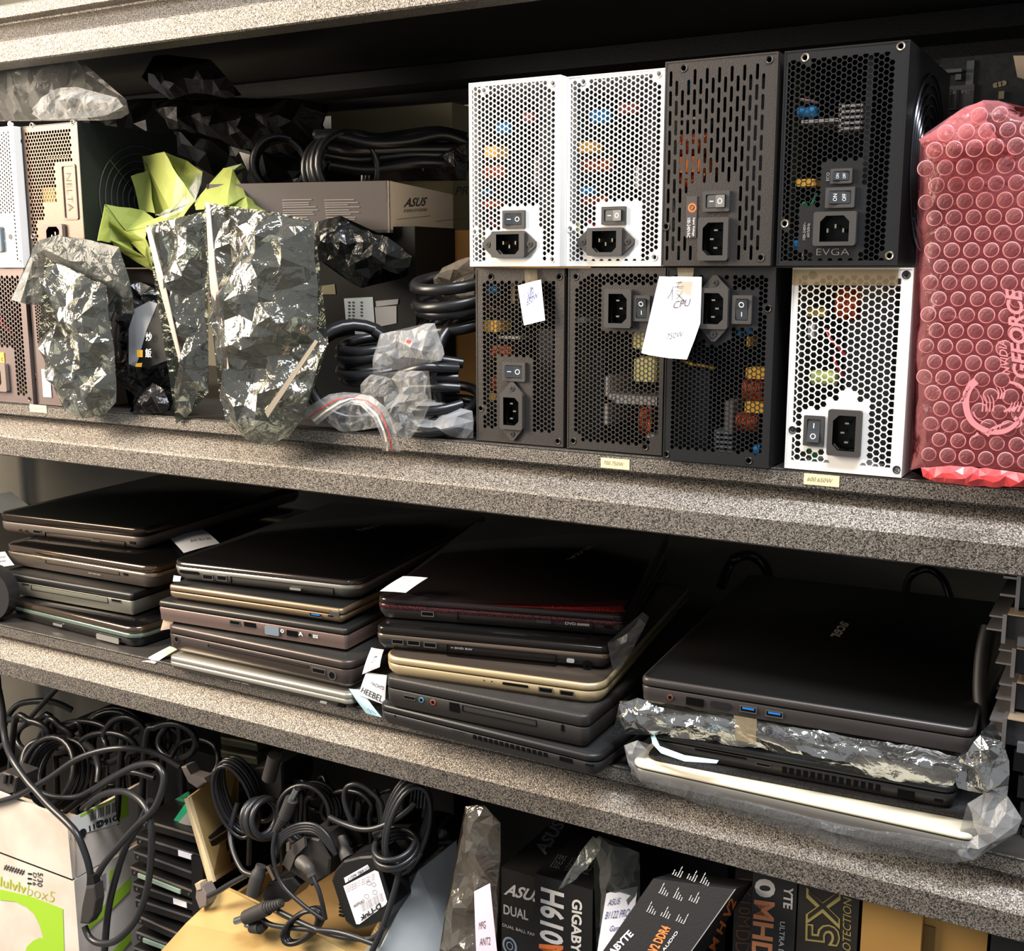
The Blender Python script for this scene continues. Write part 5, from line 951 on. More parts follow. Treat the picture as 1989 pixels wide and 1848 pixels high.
skirt('bag_film', [(1213, 1450), (1222, 1470), (1400, 1520), (1640, 1580), (1900, 1622)], [(1228, 1500), (1260, 1528), (1420, 1580), (1650, 1650), (1860, 1678)], -.002, -.012, THINM, N=60, cr=.003, seed=5, parent=g, bulge=.008)
child(pillow('bag_end', [(1880, 1560), (1910, 1540), (1935, 1535), (1960, 1548), (1988, 1590), (1975, 1620), (1925, 1640), (1890, 1668), (1850, 1676), (1860, 1640), (1900, 1620)], -.010, .014, MILK, step=.008, edge=.014, fr=45, cr=.8, seed=7), g)
child(pillow('bag_corner', [(1213, 1450), (1240, 1438), (1262, 1446), (1246, 1480), (1240, 1505), (1222, 1490)], -.006, .006, MILK, step=.006, edge=.008, fr=60, cr=.7, seed=8), g)
g = thing('paper_note', 'pale blue curved slip sticking out beside the foam sheet', 'note', tuple(at(1300, 1480, -.012)))
child(sheet('sheet', [(1263, 1422, .0), (1270, 1424, -.004), (1282, 1450, -.012), (1330, 1468, -.018), (1396, 1478, -.020), (1392, 1484, -.024), (1330, 1480, -.024), (1284, 1464, -.018), (1268, 1446, -.008)], [(0, 1, 2, 8), (2, 3, 7, 8), (3, 4, 5, 6, 7)], LBLUE, None, th=.0004), g)
# bags over stack 3 edge
bag('plastic_bag', 'clear film pulled over the right edge of the third laptop stack', 'bag', [(1180, 1250), (1210, 1238), (1236, 1215), (1250, 1190), (1262, 1200), (1240, 1236), (1222, 1275), (1205, 1300), (1190, 1300)], .012, .006, film('faint_film', (.75, .75, .75), '4a4947', .15, .2, 0, 60, .6, .3), step=.006, edge=.01, fr=60, cr=.7, seed=12)
# paper notes between laptops
paper('paper_note', 'white note standing behind the front edge of the second laptop stack', [(316, 1033, .20), (395, 1029, .22), (427, 1056, .16), (357, 1075, .10)], mat('shaded_note', 'c9cdd4', .8), .003, [('A47 8L2 B4', .35, .62, .9, .74, 0, 0)])
paper('paper_note', 'small white note lying on the red patterned laptop', [(783, 1120, .03), (831, 1123, .03), (788, 1152, -.002), (738, 1149, -.002)], PAP, .002, [[(.2, .15), (.3, .3)], [(.5, .4), (.6, .3), (.7, .5)], [(.4, .6), (.6, .5)]], BLUEINK)
paper('paper_note', 'crumpled white slip left of the champagne gold laptop', [(722, 1258, -.004), (746, 1262, -.004), (738, 1296, -.008), (704, 1310, -.004)], PAP, .004, [('OTT', .5, .3, .75, .6)], BLKINK)
paper('paper_note', 'printed grey white slip beside the thick old black laptop', [(712, 1306, -.004), (752, 1312, -.002), (748, 1370, -.012), (697, 1350, -.010)], mat('grey_white_slip', 'b9bcc0', .8), .003, [('HEEBEL', .05, .62, .9, .85, 0, .1), ('YACHTS', .4, .3, .95, .42, 0, .1)], BLKINK)
paper('paper_note', 'light blue slip drooping between the second and third laptop stacks', [(678, 1338, -.004), (702, 1340, -.006), (742, 1394, -.014), (712, 1386, -.010)], LBLUE, .003, [[(.4, .8), (.6, .7), (.5, .9)], [(.7, .75), (.8, .9)]], BLUEINK)
paper('paper_note', 'pale torn slip between lower laptops at left of the second stack', [(322, 1192, -.002), (345, 1196, -.002), (330, 1222, -.004), (312, 1225, -.004)], mat('tan_slip', 'b09a88', .8), .002)
paper('paper_note', 'round-edged white sticker peeking from under the top laptop of the second stack', [(338, 1118, .0), (352, 1120, .0), (350, 1130, .0), (336, 1130, .0)], PAP, .001)
paper('paper_note', 'white curled paper leaning out to the left of the silver laptop', [(275, 1286, .0), (330, 1256, .02), (345, 1262, .02), (300, 1290, -.002)], mat('ivory_paper', 'cfcabb', .7), .003)
paper('paper_note', 'printed white sheet hanging left of the first laptop stack', [(-10, 1075, .05), (10, 1072, .05), (28, 1098, .04), (-10, 1104, .04)], mat('shaded_note', 'c9cdd4'), .003, [('###', .3, .3, .9, .5), ('##', .3, .6, .8, .75)])
paper('paper_sheet', 'pale paper sheet standing against the wall at far left', [(-20, 962, .42), (22, 955, .44), (60, 985, .44), (-20, 1010, .42)], mat('dim_white_paper', '9a9c98', .8), .004, cat='paper')
g = thing('cable_reel', 'dark round spool at the far left edge of the laptop shelf', 'spool', tuple(at(-6, 1212, .01)-Vector((0, 0, .0)))); c = at(-4, 1180, .02)
g.location = (c.x, c.y, LZ+.0005); MB().cyl((0, 0, .034), (.25, -1, 0), .034, .02, 28).cyl((.004, -.018, .034), (.25, -1, 0), .012, .004, 18, mi=1).build('spool', [mat('smoky_black', '2b2928', .35), GPLUG], g, True)
# cords behind the right-hand stack
def cab(label, pts, r, m=CORD, name='cable', group=None): return cordset(name, label, 'cable', [pts], r, m, group=group)
cab('black cord arching against the wall behind the big black laptop', [(1758, 1160, .44), (1764, 1128, .44), (1780, 1111, .44), (1800, 1106, .45), (1820, 1114, .45), (1836, 1134, .44), (1848, 1170, .43)], .0042)
cab('thick black cord curling behind the third laptop stack', [(1400, 1140, .38), (1416, 1100, .40), (1428, 1086, .40), (1450, 1079, .42), (1470, 1085, .43), (1488, 1104, .43), (1496, 1140, .42)], .006)
cab('thick dark hose standing between the big black laptop and the metal modules', [(1918, 1218, .10), (1908, 1260, .09), (1903, 1310, .08), (1903, 1360, .07), (1912, 1420, .06)], .005, mat('brown_black_rubber', '100e0d', .6))
# metal modules at the right end
RAIL = mat('grey_metal_rail', '8f8a88', .35, .75, .1, 600); MODB = mat('module_black', '1b1b1c', .55, 0, .4, 300); MODT = mat('beige_module_edge', '9c8a74', .5, .3)
ys = [(1112, 1188, 1944), (1190, 1246, 1918), (1256, 1312, 1936), (1322, 1382, 1936), (1392, 1450, 1918), (1452, 1500, 1932), (1504, 1552, 1940), (1556, 1604, 1944), (1608, 1650, 1948)]
for i, (ya, yb3, xa) in enumerate(ys):
    yy = .02+(.0 if xa < 1930 else .012); a, b = at(xa, yb3, yy), at(xa+18, ya, yy)
    zt_, zb_ = b.z, a.z
    lab = ['top', 'second', 'third', 'fourth', 'fifth', 'sixth', 'seventh', 'eighth', 'lowest'][i]
    g = thing('drive_module', ('black drive module with grey finned metal rail, %s of the column at the right edge' if i < 5 else 'black drive module with grey plastic catches, %s in the right-edge column') % lab, 'drive module', (a.x, yy, zb_), group='drive modules piled at the right edge'); H_ = (zt_-zb_)*.97
    MB().box(.012, .16, .004, .20, H_*.12, H_*.98).build('module_body', MODB, g)
    if i < 5:
        q = MB(); q.box(.009, .0118, 0, .25, 0, H_); q.box(0, .009, 0, .25, H_*.86, H_*.92); q.box(-.0015, .009, 0, .25, H_*.40, H_*.46); q.build('finned_rail', RAIL, g)
        MB().box(.012, .15, .001, .02, H_*.98, H_*1.02).build('top_plate', MODT, g)
    q = MB(); q.box(.02, .15, -.001, .004, 0, H_*.30); q.box(.032, .045, -.003, 0, H_*.06, H_*.22); q.build('front_catch', mat('grey_catch', '55555a', .5, .2), g)
    MB().box(.03, .055, -.002, .004, H_*.78, H_*.9).build('metal_clip', STEEL, g)
# ================================================================== BOTTOM SHELF
BZ = -.7595
def slabpx(name, poly, y, d, m, parent=None, dy=(0, 0), bev=0.):
    """solid piece whose outline is read on plane y (optionally tilted) and has real depth d"""
    cx = sum(p[0] for p in poly)/len(poly); cy = sum(p[1] for p in poly)/len(poly)
    P = [at(a, b, y+dy[0]*(a-cx)/100+dy[1]*(b-cy)/100) for a, b in poly]; o0 = sum(P, Vector())/len(P); n = len(P); F = [p-o0 for p in P]; B = [p+Vector((0, d, 0)) for p in F]
    mb = MB()
    if bev: Fi = [p*(1-bev) for p in F]; Fi = [p-Vector((0, d*bev*.6, 0)) for p in Fi]; mb.rings([Fi, F, B])
    else: mb.rings([F, B])
    o = mb.build(name, m); o.location = o0
    if parent: o.location = o0-Vector(parent.location); o.parent = parent
    return o
def pad(poly, y, d, h=.0006): return [at(a, b, y) for a, b in poly]
def upbox(name, label, px0, px1, pyt, y, depth, m, cat='box', group=None, zt=None, part='box_body'):
    a, b = at(px0, pyt, y), at(px1, pyt, y); z1 = a.z if zt is None else zt; g = thing(name, label, cat, (a.x, y, BZ), group=group)
    MB().box(0, b.x-a.x, 0, depth, 0, z1-BZ).build(part, m, g)
    def F(px, py, d=.0004): return at(px, py, y-d)-Vector(g.location)
    return g, F
def tq(L, s, F, o, u, v, **k):
    O = F(*o); kk = dict(bold=.01, lift=0); kk.update(k); text_q(L, s, O, F(*u)-O, F(*v)-O, **kk)
def poly(L, F, pts, mi=0): L.add([F(*p) for p in pts], [tuple(range(len(pts)))], mi)
# ---- white and green carton with an open top, full of cords
cx1 = at(135, 1593, .0).x; zt = at(135, 1593, 0).z; zf = at(135, 1708, 0).z; dep = .118
g = thing('open_carton', 'worn white and green printed carton with open flaps, full of black cords', 'carton', (cx1, 0.0, BZ)); o0 = Vector(g.location); w_ = .27; t = .004
for nm, bx in (('front_wall', (-w_, 0, 0, t)), ('back_wall', (-w_, 0, dep-t, dep)), ('left_wall', (-w_, -w_+t, t, dep-t)), ('right_wall', (-t, 0, t, dep-t))): MB().box(bx[0], bx[1], bx[2], bx[3], 0, zf-BZ).build(nm, CARDW, g)
q = MB(); q.prism([(-w_, -.001, zf-BZ+.002), (-.0015, -.001, zf-BZ+.002), (-.001, -.003, zt-BZ), (-.03, -.004, zt-BZ+.003), (-w_, -.004, zt-BZ+.014)], (0, .004, 0)); fl = q.build('front_flap', CARDW, g)
q = MB(); q.prism([(0, .006, zf-BZ+.002), (0, dep, zf-BZ+.008), (.004, dep, zt-BZ+.004), (.002, .008, zt-BZ-.001)], (-.004, 0, 0)); fr_ = q.build('side_flap', CARDW, g)
MB().box(-w_, -.002, .0, .003, zf-BZ-.001, zf-BZ+.002).build('fold_slot', BLKINK, g)
def F(px, py, d=.0006): return at(px, py, -d)-o0
L = MB(); poly(L, F, [(0, 1728), (60, 1742), (122, 1766), (125, 1860), (46, 1860), (52, 1840), (64, 1828), (78, 1822), (84, 1824), (78, 1800), (66, 1776), (50, 1762), (30, 1752), (0, 1749)]); L.build('green_print', LIME, g, recalc=False)
L = MB(); tq(L, 'box5', F, (52, 1739), (104, 1754), (55, 1719), bold=-.02); tq(L, 'lulvlv', F, (0, 1722), (50, 1737), (1, 1703)); L.build('lettering', OLIVE, g, recalc=False)
L = MB(); tq(L, '5/30', F, (73, 1695), (72, 1722), (83, 1697)); tq(L, 'D16', F, (64, 1695), (63, 1720), (71, 1697)); tq(L, '|||', F, (54, 1696), (53, 1718), (62, 1697)); tq(L, '####', F, (6, 1690), (46, 1702), (9, 1679)); L.build('stamp_lettering', BLKINK, g, recalc=False)
def S(px, py, d=.0006): return on(px, py, Vector((cx1+.0025+d, 0, 0)), Vector((1, 0, 0)))-o0
L = MB(); poly(L, S, [(137, 1590), (232, 1546), (232, 1600), (139, 1626)]); L.build('shipping_label', mat('label_white', 'dcdcd6', .6), fr_ if 0 else g, recalc=False)
def S2(px, py, d=.0011): return S(px, py, d)
L = MB(); poly(L, S2, [(232, 1545), (248, 1539), (249, 1585), (232, 1594)]); poly(L, S2, [(156, 1583), (232, 1546), (232, 1550), (156, 1588)]); L.build('green_stripe', LIME, g, recalc=False)
L = MB(); tq(L, 'D16@11', S2, (228, 1580), (172, 1602), (230, 1594) , bold=.04)
for i in range(17):
    if i in (4, 9, 13): continue
    x = 176+i*3.0; yy = 1577-(x-176)*.38; L.quad(S2(x, yy), S2(x+1.6, yy-.6), S2(x+1.6, yy+18), S2(x, yy+19))
L.build('label_marks', BLKINK, g, recalc=False)
q = MB(); c = S2(160, 1620); q.cyl(c, (1, 0, 0), .0062, .0002, 14); q.build('black_spot', BLKINK, g)
L = MB(); poly(L, S, [(170, 1800), (214, 1744), (254, 1704), (253, 1730), (214, 1770), (168, 1812)]); poly(L, S, [(214, 1692), (224, 1688), (222, 1708), (212, 1714)]); poly(L, S, [(208, 1860), (252, 1812), (256, 1826), (226, 1862)]); L.build('green_side_print', LIME, g, recalc=False)
L = MB(); poly(L, S, [(196, 1702), (206, 1696), (206, 1724), (196, 1732)]); L.build('grey_code_print', GREYINK, g, recalc=False)
# cords of the carton
cab2 = lambda lab, pts, r=.0036, m=CORD2, grp=None: cordset('cable', lab, 'cable', [pts], r, m, group=grp)
cab2('long black cord crossing the open carton to a grey plug', [(-12, 1560, -.006), (25, 1550, -.006), (49, 1539, -.004), (97, 1511, .0), (146, 1477, .01), (195, 1459, .02), (243, 1454, .03), (300, 1463, .05), (350, 1490, .06)])
cab2('thick black cord falling over the carton front into a black joint', [(-2, 1340, .10), (5, 1380, .06), (7, 1414, .03), (12, 1446, .015), (26, 1479, .0), (53, 1518, -.006), (70, 1537, -.009), (97, 1567, -.012), (130, 1598, -.016), (150, 1622, -.018), (166, 1660, -.018), (174, 1690, -.018), (177, 1716, -.018)], .0042)
cab2('black cord looping below the joint and back up to the carton top', [(164, 1800, -.018), (174, 1822, -.02), (194, 1833, -.02), (225, 1828, -.018), (262, 1790, -.012), (284, 1735, -.008), (293, 1670, -.004), (293, 1600, .0), (277, 1560, .006), (240, 1538, .014), (195, 1546, .02), (160, 1573, .025)], .004)
cab2('black cord running from the joint up to a wide loop at right', [(184, 1712, -.016), (200, 1682, -.014), (222, 1654, -.01), (262, 1608, -.006), (300, 1570, .0), (318, 1520, .008), (312, 1494, .012), (290, 1484, .016), (250, 1494, .02), (192, 1530, .03), (128, 1576, .035)], .004)
cab2('black cord hanging straight down past the carton side', [(292, 1555, .01), (272, 1600, .008), (246, 1642, .004), (226, 1700, .002), (210, 1770, .002), (202, 1860, .002)], .0042)
cab2('grey highlighted cord slanting up to the shelf underside at far left', [(118, 1330, .10), (74, 1377, .10), (30, 1427, .10), (-6, 1456, .10)], .0036)
cab2('black cord arching high at the back left of the carton', [(8, 1410, .16), (16, 1390, .16), (38, 1368, .17), (80, 1362, .18), (110, 1366, .19), (140, 1380, .2)], .0045)
cab2('black cord running level under the high arch', [(0, 1400, .14), (40, 1398, .14), (80, 1408, .15), (125, 1426, .16), (170, 1400, .2), (200, 1385, .22)], .0045)
cab2('black cord sagging inside the carton mouth', [(60, 1530, .02), (80, 1540, .02), (110, 1549, .02), (150, 1548, .025), (180, 1534, .03), (240, 1500, .04), (300, 1512, .05)], .0036)
cab2('cord curling round at the left inside the carton', [(44, 1500, .05), (46, 1470, .06), (58, 1448, .07), (80, 1438, .08), (110, 1430, .1), (150, 1436, .1), (180, 1458, .08), (192, 1490, .06), (190, 1520, .05)], .0045)
cab2('thin cord arching over the drives toward the carton mouth', [(330, 1478, .08), (350, 1446, .10), (384, 1436, .11), (415, 1448, .11), (424, 1476, .1), (416, 1500, .09), (400, 1512, .09)], .003)
random.seed(31)
where = ['at far left', 'left of centre', 'behind the long cord', 'under the shelf lip', 'beside the grey plug', 'lowest in the heap', 'at the back']
for i in range(7):
    x, y = 50+i*46, 1455+random.uniform(-25, 20); rx, ry = random.uniform(35, 70), random.uniform(22, 42); ph = random.uniform(0, 6)
    P = [(x+rx*math.cos(ph+k*.75)+k*3, y+ry*math.sin(ph+k*.75), .07+.02*(i % 3)+.004*k) for k in range(11)]; P = [(P[0][0]-10, 1600, P[0][2])]+P+[(P[-1][0]+12, 1620, P[-1][2])]
    cab2('tangled black cord loop in the heap over the carton, '+where[i], P, .0042, CORD, 'tangled cord loops over the carton')
coil('cable', 'loose hank of black cord sunk in the carton', at(110, 1500, .06), (0, -1, .5), .04, 4, .0042, CORD, seed=14)
coil('cable', 'loose hank of black cord at the back of the bottom shelf', at(230, 1450, .16), (.3, -1, .3), .05, 5, .0042, CORD, seed=15)
g = thing('cable_joint', 'black cord joint with cable tie hanging on the carton corner', 'plug', tuple(at(166, 1795, -.018)))
slabpx('joint_body', [(168, 1722), (184, 1720), (187, 1750), (182, 1780), (172, 1796), (156, 1794), (160, 1760)], -.026, .012, PLAS, g, bev=.12); slabpx('cord_guard', [(169, 1702), (181, 1702), (184, 1722), (168, 1722)], -.024, .009, DPLAS, g)
g = thing('power_plug', 'black three-hole plug resting on the carton edge at far left', 'plug', tuple(at(10, 1550, -.004)))
slabpx('plug_body', [(-10, 1506), (8, 1500), (36, 1510), (30, 1540), (-10, 1552)], .004, .03, PLAS, g, bev=.1)
for i in range(2): slabpx('ridge', [(8+i*9, 1507), (12+i*9, 1508), (10+i*9, 1524), (6+i*9, 1523)], -.001, .003, DPLAS, g)
g = thing('power_plug', 'grey plug at the end of the long black cord', 'plug', tuple(at(370, 1530, .06)))
slabpx('plug_body', [(352, 1490), (362, 1488), (372, 1505), (396, 1512), (402, 1520), (384, 1532), (366, 1520), (358, 1504)], .05, .014, mat('dim_grey_plug', '5d5856', .5), g, bev=.12)
# ---- heap of disk drives
DRV = mat('drive_black', '1c1b1b', .4, .3, .1, 500); DRS = mat('drive_edge_metal', 'a79a90', .35, .8)
ytop = [1588, 1620, 1650, 1680, 1712, 1742, 1774, 1806, 1836]; nm = ['topmost, beneath the green board', 'second from top', 'third from top', 'fourth from top', 'fifth from top', 'sixth from top', 'seventh from top', 'eighth from top', 'lowest in view']
for i, y1 in enumerate(ytop):
    off = [12, 4, 0, -6, -2, 2, 6, 4, 0][i]; sl = 26; yy = .035
    a = at(262+off, y1+20, yy); b = at(392+off-i*2, y1+20+sl*.9, yy); g = thing('disk_drive', 'flat black metal disk drive in the heap beside the carton, %s' % nm[i], 'disk drive', (a.x, yy, a.z-.0), math.radians(random.uniform(-3, 3)), group='disk drives heaped beside the carton'); W = b.x-a.x; h_ = .0125
    MB().box(0, W, 0, .13, -.0, h_).build('drive_case', DRV, g)
    MB().box(-.0006, W+.0006, -.0008, .03, h_*.70, h_*.86).build('metal_edge', DRS if i in (0, 3, 6) else STEEL if i == 7 else GM, g)
    if i in (3, 7): MB().box(W*.12, W*.8, -.002, 0, h_*.1, h_*.5).build('connector', mat('pale_green_connector', '8fa392', .5), g)
    if i in (1, 4): MB().box(W*.62, W*.82, -.001, 0, h_*.15, h_*.75).build('white_label', PAP, g)
    for s in (.06, .93): MB().cyl((W*s, -.0012, h_*.4), (0, 1, 0), .0016, .002, 10).build('screw', STEEL, g)
    if i == 8: break
a = at(262, 1862, .035); g = thing('computer_case', 'black metal case lying beneath the heap of disk drives', 'case', (a.x, .035, BZ)); MB().box(0, .125, 0, .14, 0, a.z-.002-BZ-.006).box(.01, .115, -.002, 0, .02, .06).build('case_body', DRV, g)
g = thing('drive_bracket', 'tall black perforated bracket at the right side of the drive heap', 'bracket', tuple(at(384, 1848, .03))); slabpx('bracket_plate', [(371, 1662), (392, 1668), (398, 1760), (380, 1800), (374, 1780)], .03, .004, DRV, g)
g = thing('circuit_board', 'bright green circuit board corner between the drives and the cardboard flap', 'circuit board', tuple(at(350, 1600, .05)))
slabpx('board', [(333, 1600), (362, 1558), (372, 1552), (382, 1590), (380, 1608)], .05, .002, mat('vivid_green_board', '1e9068', .5, 0, .4, 200), g); slabpx('grey_patch', [(345, 1600), (368, 1574), (378, 1592), (378, 1606)], .0485, .0012, mat('grey_board_patch', '8f8c88', .6), g)
g = thing('circuit_board', 'dark green board lying flat behind the green board corner', 'circuit board', tuple(at(360, 1560, .10))); slabpx('board', [(335, 1556), (365, 1538), (372, 1550), (350, 1566)], .09, .002, PCBG, g)
for k, (yy, lab) in enumerate(((1430, 'upper'), (1456, 'lower'))):
    g = thing('laptop_drive', 'dim olive-edged module wedged under the shelf, %s of two' % lab, 'module', tuple(at(430, yy+20, .16))); slabpx('module_body', [(428, yy), (500, yy+14), (500, yy+30), (430, yy+16)], .16, .05, mat('olive_module', '4b4a3a', .5, .3), g); slabpx('metal_edge', [(430, yy+2), (498, yy+16), (498, yy+19), (430, yy+6)], .158, .002, mat('pale_module_edge', '8c8a76', .4, .5), g)
# ---- cardboard box of adapters
g = thing('open_cardboard_box', 'open corrugated cardboard box heaped with power adapters', 'box', tuple(Vector((at(411, 1714, .0).x, .0, BZ)))); o0 = Vector(g.location)
def cpanel(name, pts, th, m, dirv=(0, 1, 0)):
    P = [at(*p) for p in pts]; mb = MB(); mb.prism([p-o0 for p in P], Vector(dirv)*th); return mb.build(name, m, g)
cpanel('left_flap', [(364, 1549, .03), (464, 1476, .14), (462, 1600, .15), (458, 1684, .10), (411, 1714, .02)], .003, CARDY, (.7, -.3, .0))
cpanel('left_flap_edge', [(362, 1551, .028), (372, 1548, .034), (420, 1712, .02), (409, 1716, .018)], .003, mat('cardboard_edge', 'c2ab84', .9, 0, 1., 900), (-.3, -.9, 0))
cpanel('front_flap', [(300, 1862, -.03), (360, 1795, -.01), (435, 1724, .02), (480, 1745, .02), (560, 1785, .02), (640, 1812, .02), (722, 1826, .02), (700, 1862, .0)], .003, CARDY)
cpanel('right_wall', [(722, 1826, .02), (800, 1690, .07), (892, 1616, .13), (900, 1640, .13), (900, 1862, .06), (700, 1862, .0)], .003, CARDBL, (.9, .2, 0))
cpanel('right_wall_lining', [(716, 1830, .018), (794, 1692, .066), (886, 1618, .128), (880, 1720, .128), (716, 1862, .018)], .002, CARD, (-.9, 0, 0))
rim = MB(); P0, P1, P2 = at(719, 1829, .017), at(798, 1690, .066), at(890, 1616, .127)
for A_, B_ in ((P0, P1), (P1, P2)):
    n = 22
    for k in range(n):
        a = A_.lerp(B_, k/n); b = A_.lerp(B_, (k+.55)/n); rim.hexa(a-o0, b-a, (0, 0, .0035), (.006, -.004, 0))
rim.build('corrugated_edge', mat('cardboard_edge', 'c2ab84'), g); g.children[-1]['kind'] = 'stuff'
cpanel('right_flap_face', [(728, 1862, -.012), (812, 1690, .045), (886, 1632, .10), (884, 1862, .05)], .003, CARDBL, (.5, -.4, 0))
xa_, xb_ = at(435, 1724, .02).x-o0.x, at(716, 1829, .02).x-o0.x; hb_ = -.548-BZ
for nm_, bx_ in (('front_wall', (xa_, xb_, .021, .025)), ('back_wall', (xa_, xb_, .15, .154)), ('side_wall', (xa_, xa_+.004, .025, .15)), ('side_wall', (xb_-.004, xb_, .025, .15))): MB().box(bx_[0], bx_[1], bx_[2], bx_[3], 0, hb_).build(nm_, CARD, g)
MB().box(xa_+.004, xb_-.004, .025, .15, 0, hb_-.02).build('packing_fill', CARD, g)
# adapters
AD = mat('adapter_black', '181818', .38, 0, .15, 1500); AD2 = mat('adapter_dusty', '2b2725', .55, 0, .2, 900)
def adapter(label, polyp, y, d, m=AD, name='power_adapter', bev=.08, dy=(0, 0)):
    g = thing(name, label, 'power adapter', tuple(at(sum(p[0] for p in polyp)/len(polyp), max(p[1] for p in polyp), y)), group='power adapters in the cardboard box'); slabpx('adapter_body', polyp, y, d, m, g, bev=bev, dy=dy); return g
g = adapter('black power adapter with a white rating label, front right in the cardboard box', [(645, 1712), (652, 1690), (668, 1672), (700, 1664), (728, 1662), (738, 1676), (756, 1740), (760, 1764), (752, 1786), (714, 1800), (690, 1806), (672, 1790)], -.004, .035, bev=.06)
# the label sits on the bevelled front
yl = -.004-.035*.06*.6-.0005
def FL(px, py, d=0.): return at(px, py, yl-d)-Vector(g.location)
L = MB(); poly(L, FL, [(667, 1722), (728, 1691), (735, 1694), (752, 1752), (749, 1758), (698, 1796), (692, 1796)]); poly(L, FL, [(668, 1706), (714, 1680), (718, 1688), (671, 1716)]); L.build('rating_label', PAP, g, recalc=False)
def FM_(px, py): return FL(px, py, .0005)
L = MB(); tq(L, 'D-Link', FM_, (741, 1764), (701, 1790), (738, 1754), bold=.03); tq(L, 'CAUTION', FM_, (708, 1752), (688, 1764), (706, 1747), bold=.02); tq(L, 'U13082 A0217', FM_, (714, 1683), (674, 1706), (716, 1689))
for i in range(5): tq(L, 'input 100-240 V 50/60 Hz output', FM_, (746-i*.8, 1750-i*3.2), (704-i*.8, 1772-i*3.2), (745-i*.8, 1747.6-i*3.2))
for i in range(3): tq(L, 'for use with IT equipment', FM_, (727, 1700+i*4.6), (672, 1726+i*4.6), (726.4, 1697.4+i*4.6))
for (x, y, s) in ((716, 1716, 4.5), (728, 1734, 4.5), (712, 1742, 4.5), (726, 1719, 4)): ribbon(L, [FM_(x+s*math.cos(k*.785), y+s*math.sin(k*.785)) for k in range(9)], .0004, (0, -1, 0))
L.build('label_print', BLKINK, g, recalc=False)
q = MB(); q.tube([FL(676, 1668, -.012), FL(668, 1648, -.016), FL(664, 1626, -.022)], [.0075, .006, .005], 10, sm=3); q.build('cord_guard', PLAS, g, True)
for i in range(6): slabpx('rib', [(658, 1742+i*7), (668, 1745+i*7), (667, 1748+i*7), (658, 1745+i*7)], -.005, .002, DPLAS, g)
g = adapter('dusty black plug-in adapter facing up in the middle of the cardboard box', [(548, 1680), (562, 1642), (592, 1622), (622, 1630), (644, 1668), (640, 1700), (606, 1722), (566, 1694)], .004, .035, AD2)
slabpx('plug_face', [(549, 1678), (562, 1645), (590, 1626), (592, 1646), (574, 1664), (562, 1694)], -.004, .004, mat('worn_face', '45403c', .5), g)
for (a, b) in ((556, 1638), (520, 1690)): slabpx('prong', [(a, b), (a+6, b-3), (a+6, b+14), (a, b+17)] if a > 530 else [(516, 1684), (522, 1682), (534, 1708), (530, 1712)], -.010, .003, NICK, g)
q = MB(); q.tube([at(584, 1674, -.008)-Vector(g.location), at(598, 1686, -.012)-Vector(g.location), at(606, 1702, -.013)-Vector(g.location)], [.0075, .0065, .005], 10, sm=4); q.build('cord_guard', mat('worn_face', '45403c'), g, True)
adapter('square black adapter with glossy edge at the back left of the cardboard box', [(494, 1492), (550, 1482), (552, 1532), (545, 1552), (500, 1556), (494, 1530)], .05, .05)
adapter('round-cornered black adapter at the back right of the cardboard box', [(730, 1556), (742, 1544), (776, 1540), (786, 1556), (784, 1592), (748, 1604), (734, 1590)], .045, .04)
adapter('black adapter leaning under the cord bundle at right in the cardboard box', [(722, 1618), (750, 1604), (790, 1610), (800, 1690), (776, 1720), (742, 1660)], .04, .05)
adapter('flat black adapter half buried at the lower left of the cardboard box', [(508, 1740), (520, 1716), (570, 1704), (584, 1720), (560, 1752), (516, 1762)], .004, .03)
adapter('dark adapter body deep in the middle of the cardboard box', [(640, 1600), (690, 1590), (706, 1640), (660, 1660), (640, 1640)], .05, .05)
g = thing('ferrite_core', 'thick black ferrite cylinder on a cord at the lower left of the cardboard box', 'cord core', tuple(at(490, 1740, -.004))); q = MB(); q.tube([at(508, 1682, -.002)-Vector(g.location), at(500, 1704, -.006)-Vector(g.location), at(490, 1738, -.01)-Vector(g.location)], [.0062, .0078, .0078, .0072], 14, sm=4); q.build('core_sleeve', PLAS, g, True)
g = thing('ferrite_core', 'black ferrite cylinder standing on the adapter at the back left', 'cord core', tuple(at(522, 1516, .03))); MB().tube([at(534, 1468, .03)-Vector(g.location), at(522, 1514, .03)-Vector(g.location)], .0078, 14, sm=1).build('core_sleeve', PLAS, g, True)
def plug(label, tip, neck, body, tail, y, r=.0042):
    g = thing('barrel_plug', label, 'plug', tuple(at(*tail, y))); o0 = Vector(g.location); P = lambda p: at(p[0], p[1], y)-o0
    MB().tube([P(tip), P(neck)], r*.75, 12, sm=1).build('metal_tip', STEEL, g, True); MB().tube([P(neck), P(body)], r*1.5, 12, sm=1).build('plug_sleeve', PLAS, g, True)
    q = MB(); n = 6
    for i in range(n): a, b = P(body).lerp(P(tail), i/n), P(body).lerp(P(tail), (i+.7)/n); q.tube([a, b], r*(1.3-.5*i/n), 10, sm=1)
    q.tube([P(body), P(tail)], r*.6, 8, sm=1); q.build('strain_relief', PLAS, g, True); return g
plug('silver-tipped barrel plug pointing left over the front cardboard flap', (458, 1790), (478, 1783), (520, 1764), (548, 1754), -.016, .0052)
plug('bright-tipped barrel plug standing upright in the middle of the adapters', (577, 1532), (566, 1553), (553, 1586), (536, 1614), -.004, .0046)
plug('short barrel plug lying below the silver-tipped one', (478, 1796), (490, 1800), (506, 1802), (516, 1798), -.012, .0048)
AC = 'thin cords winding over the adapters'
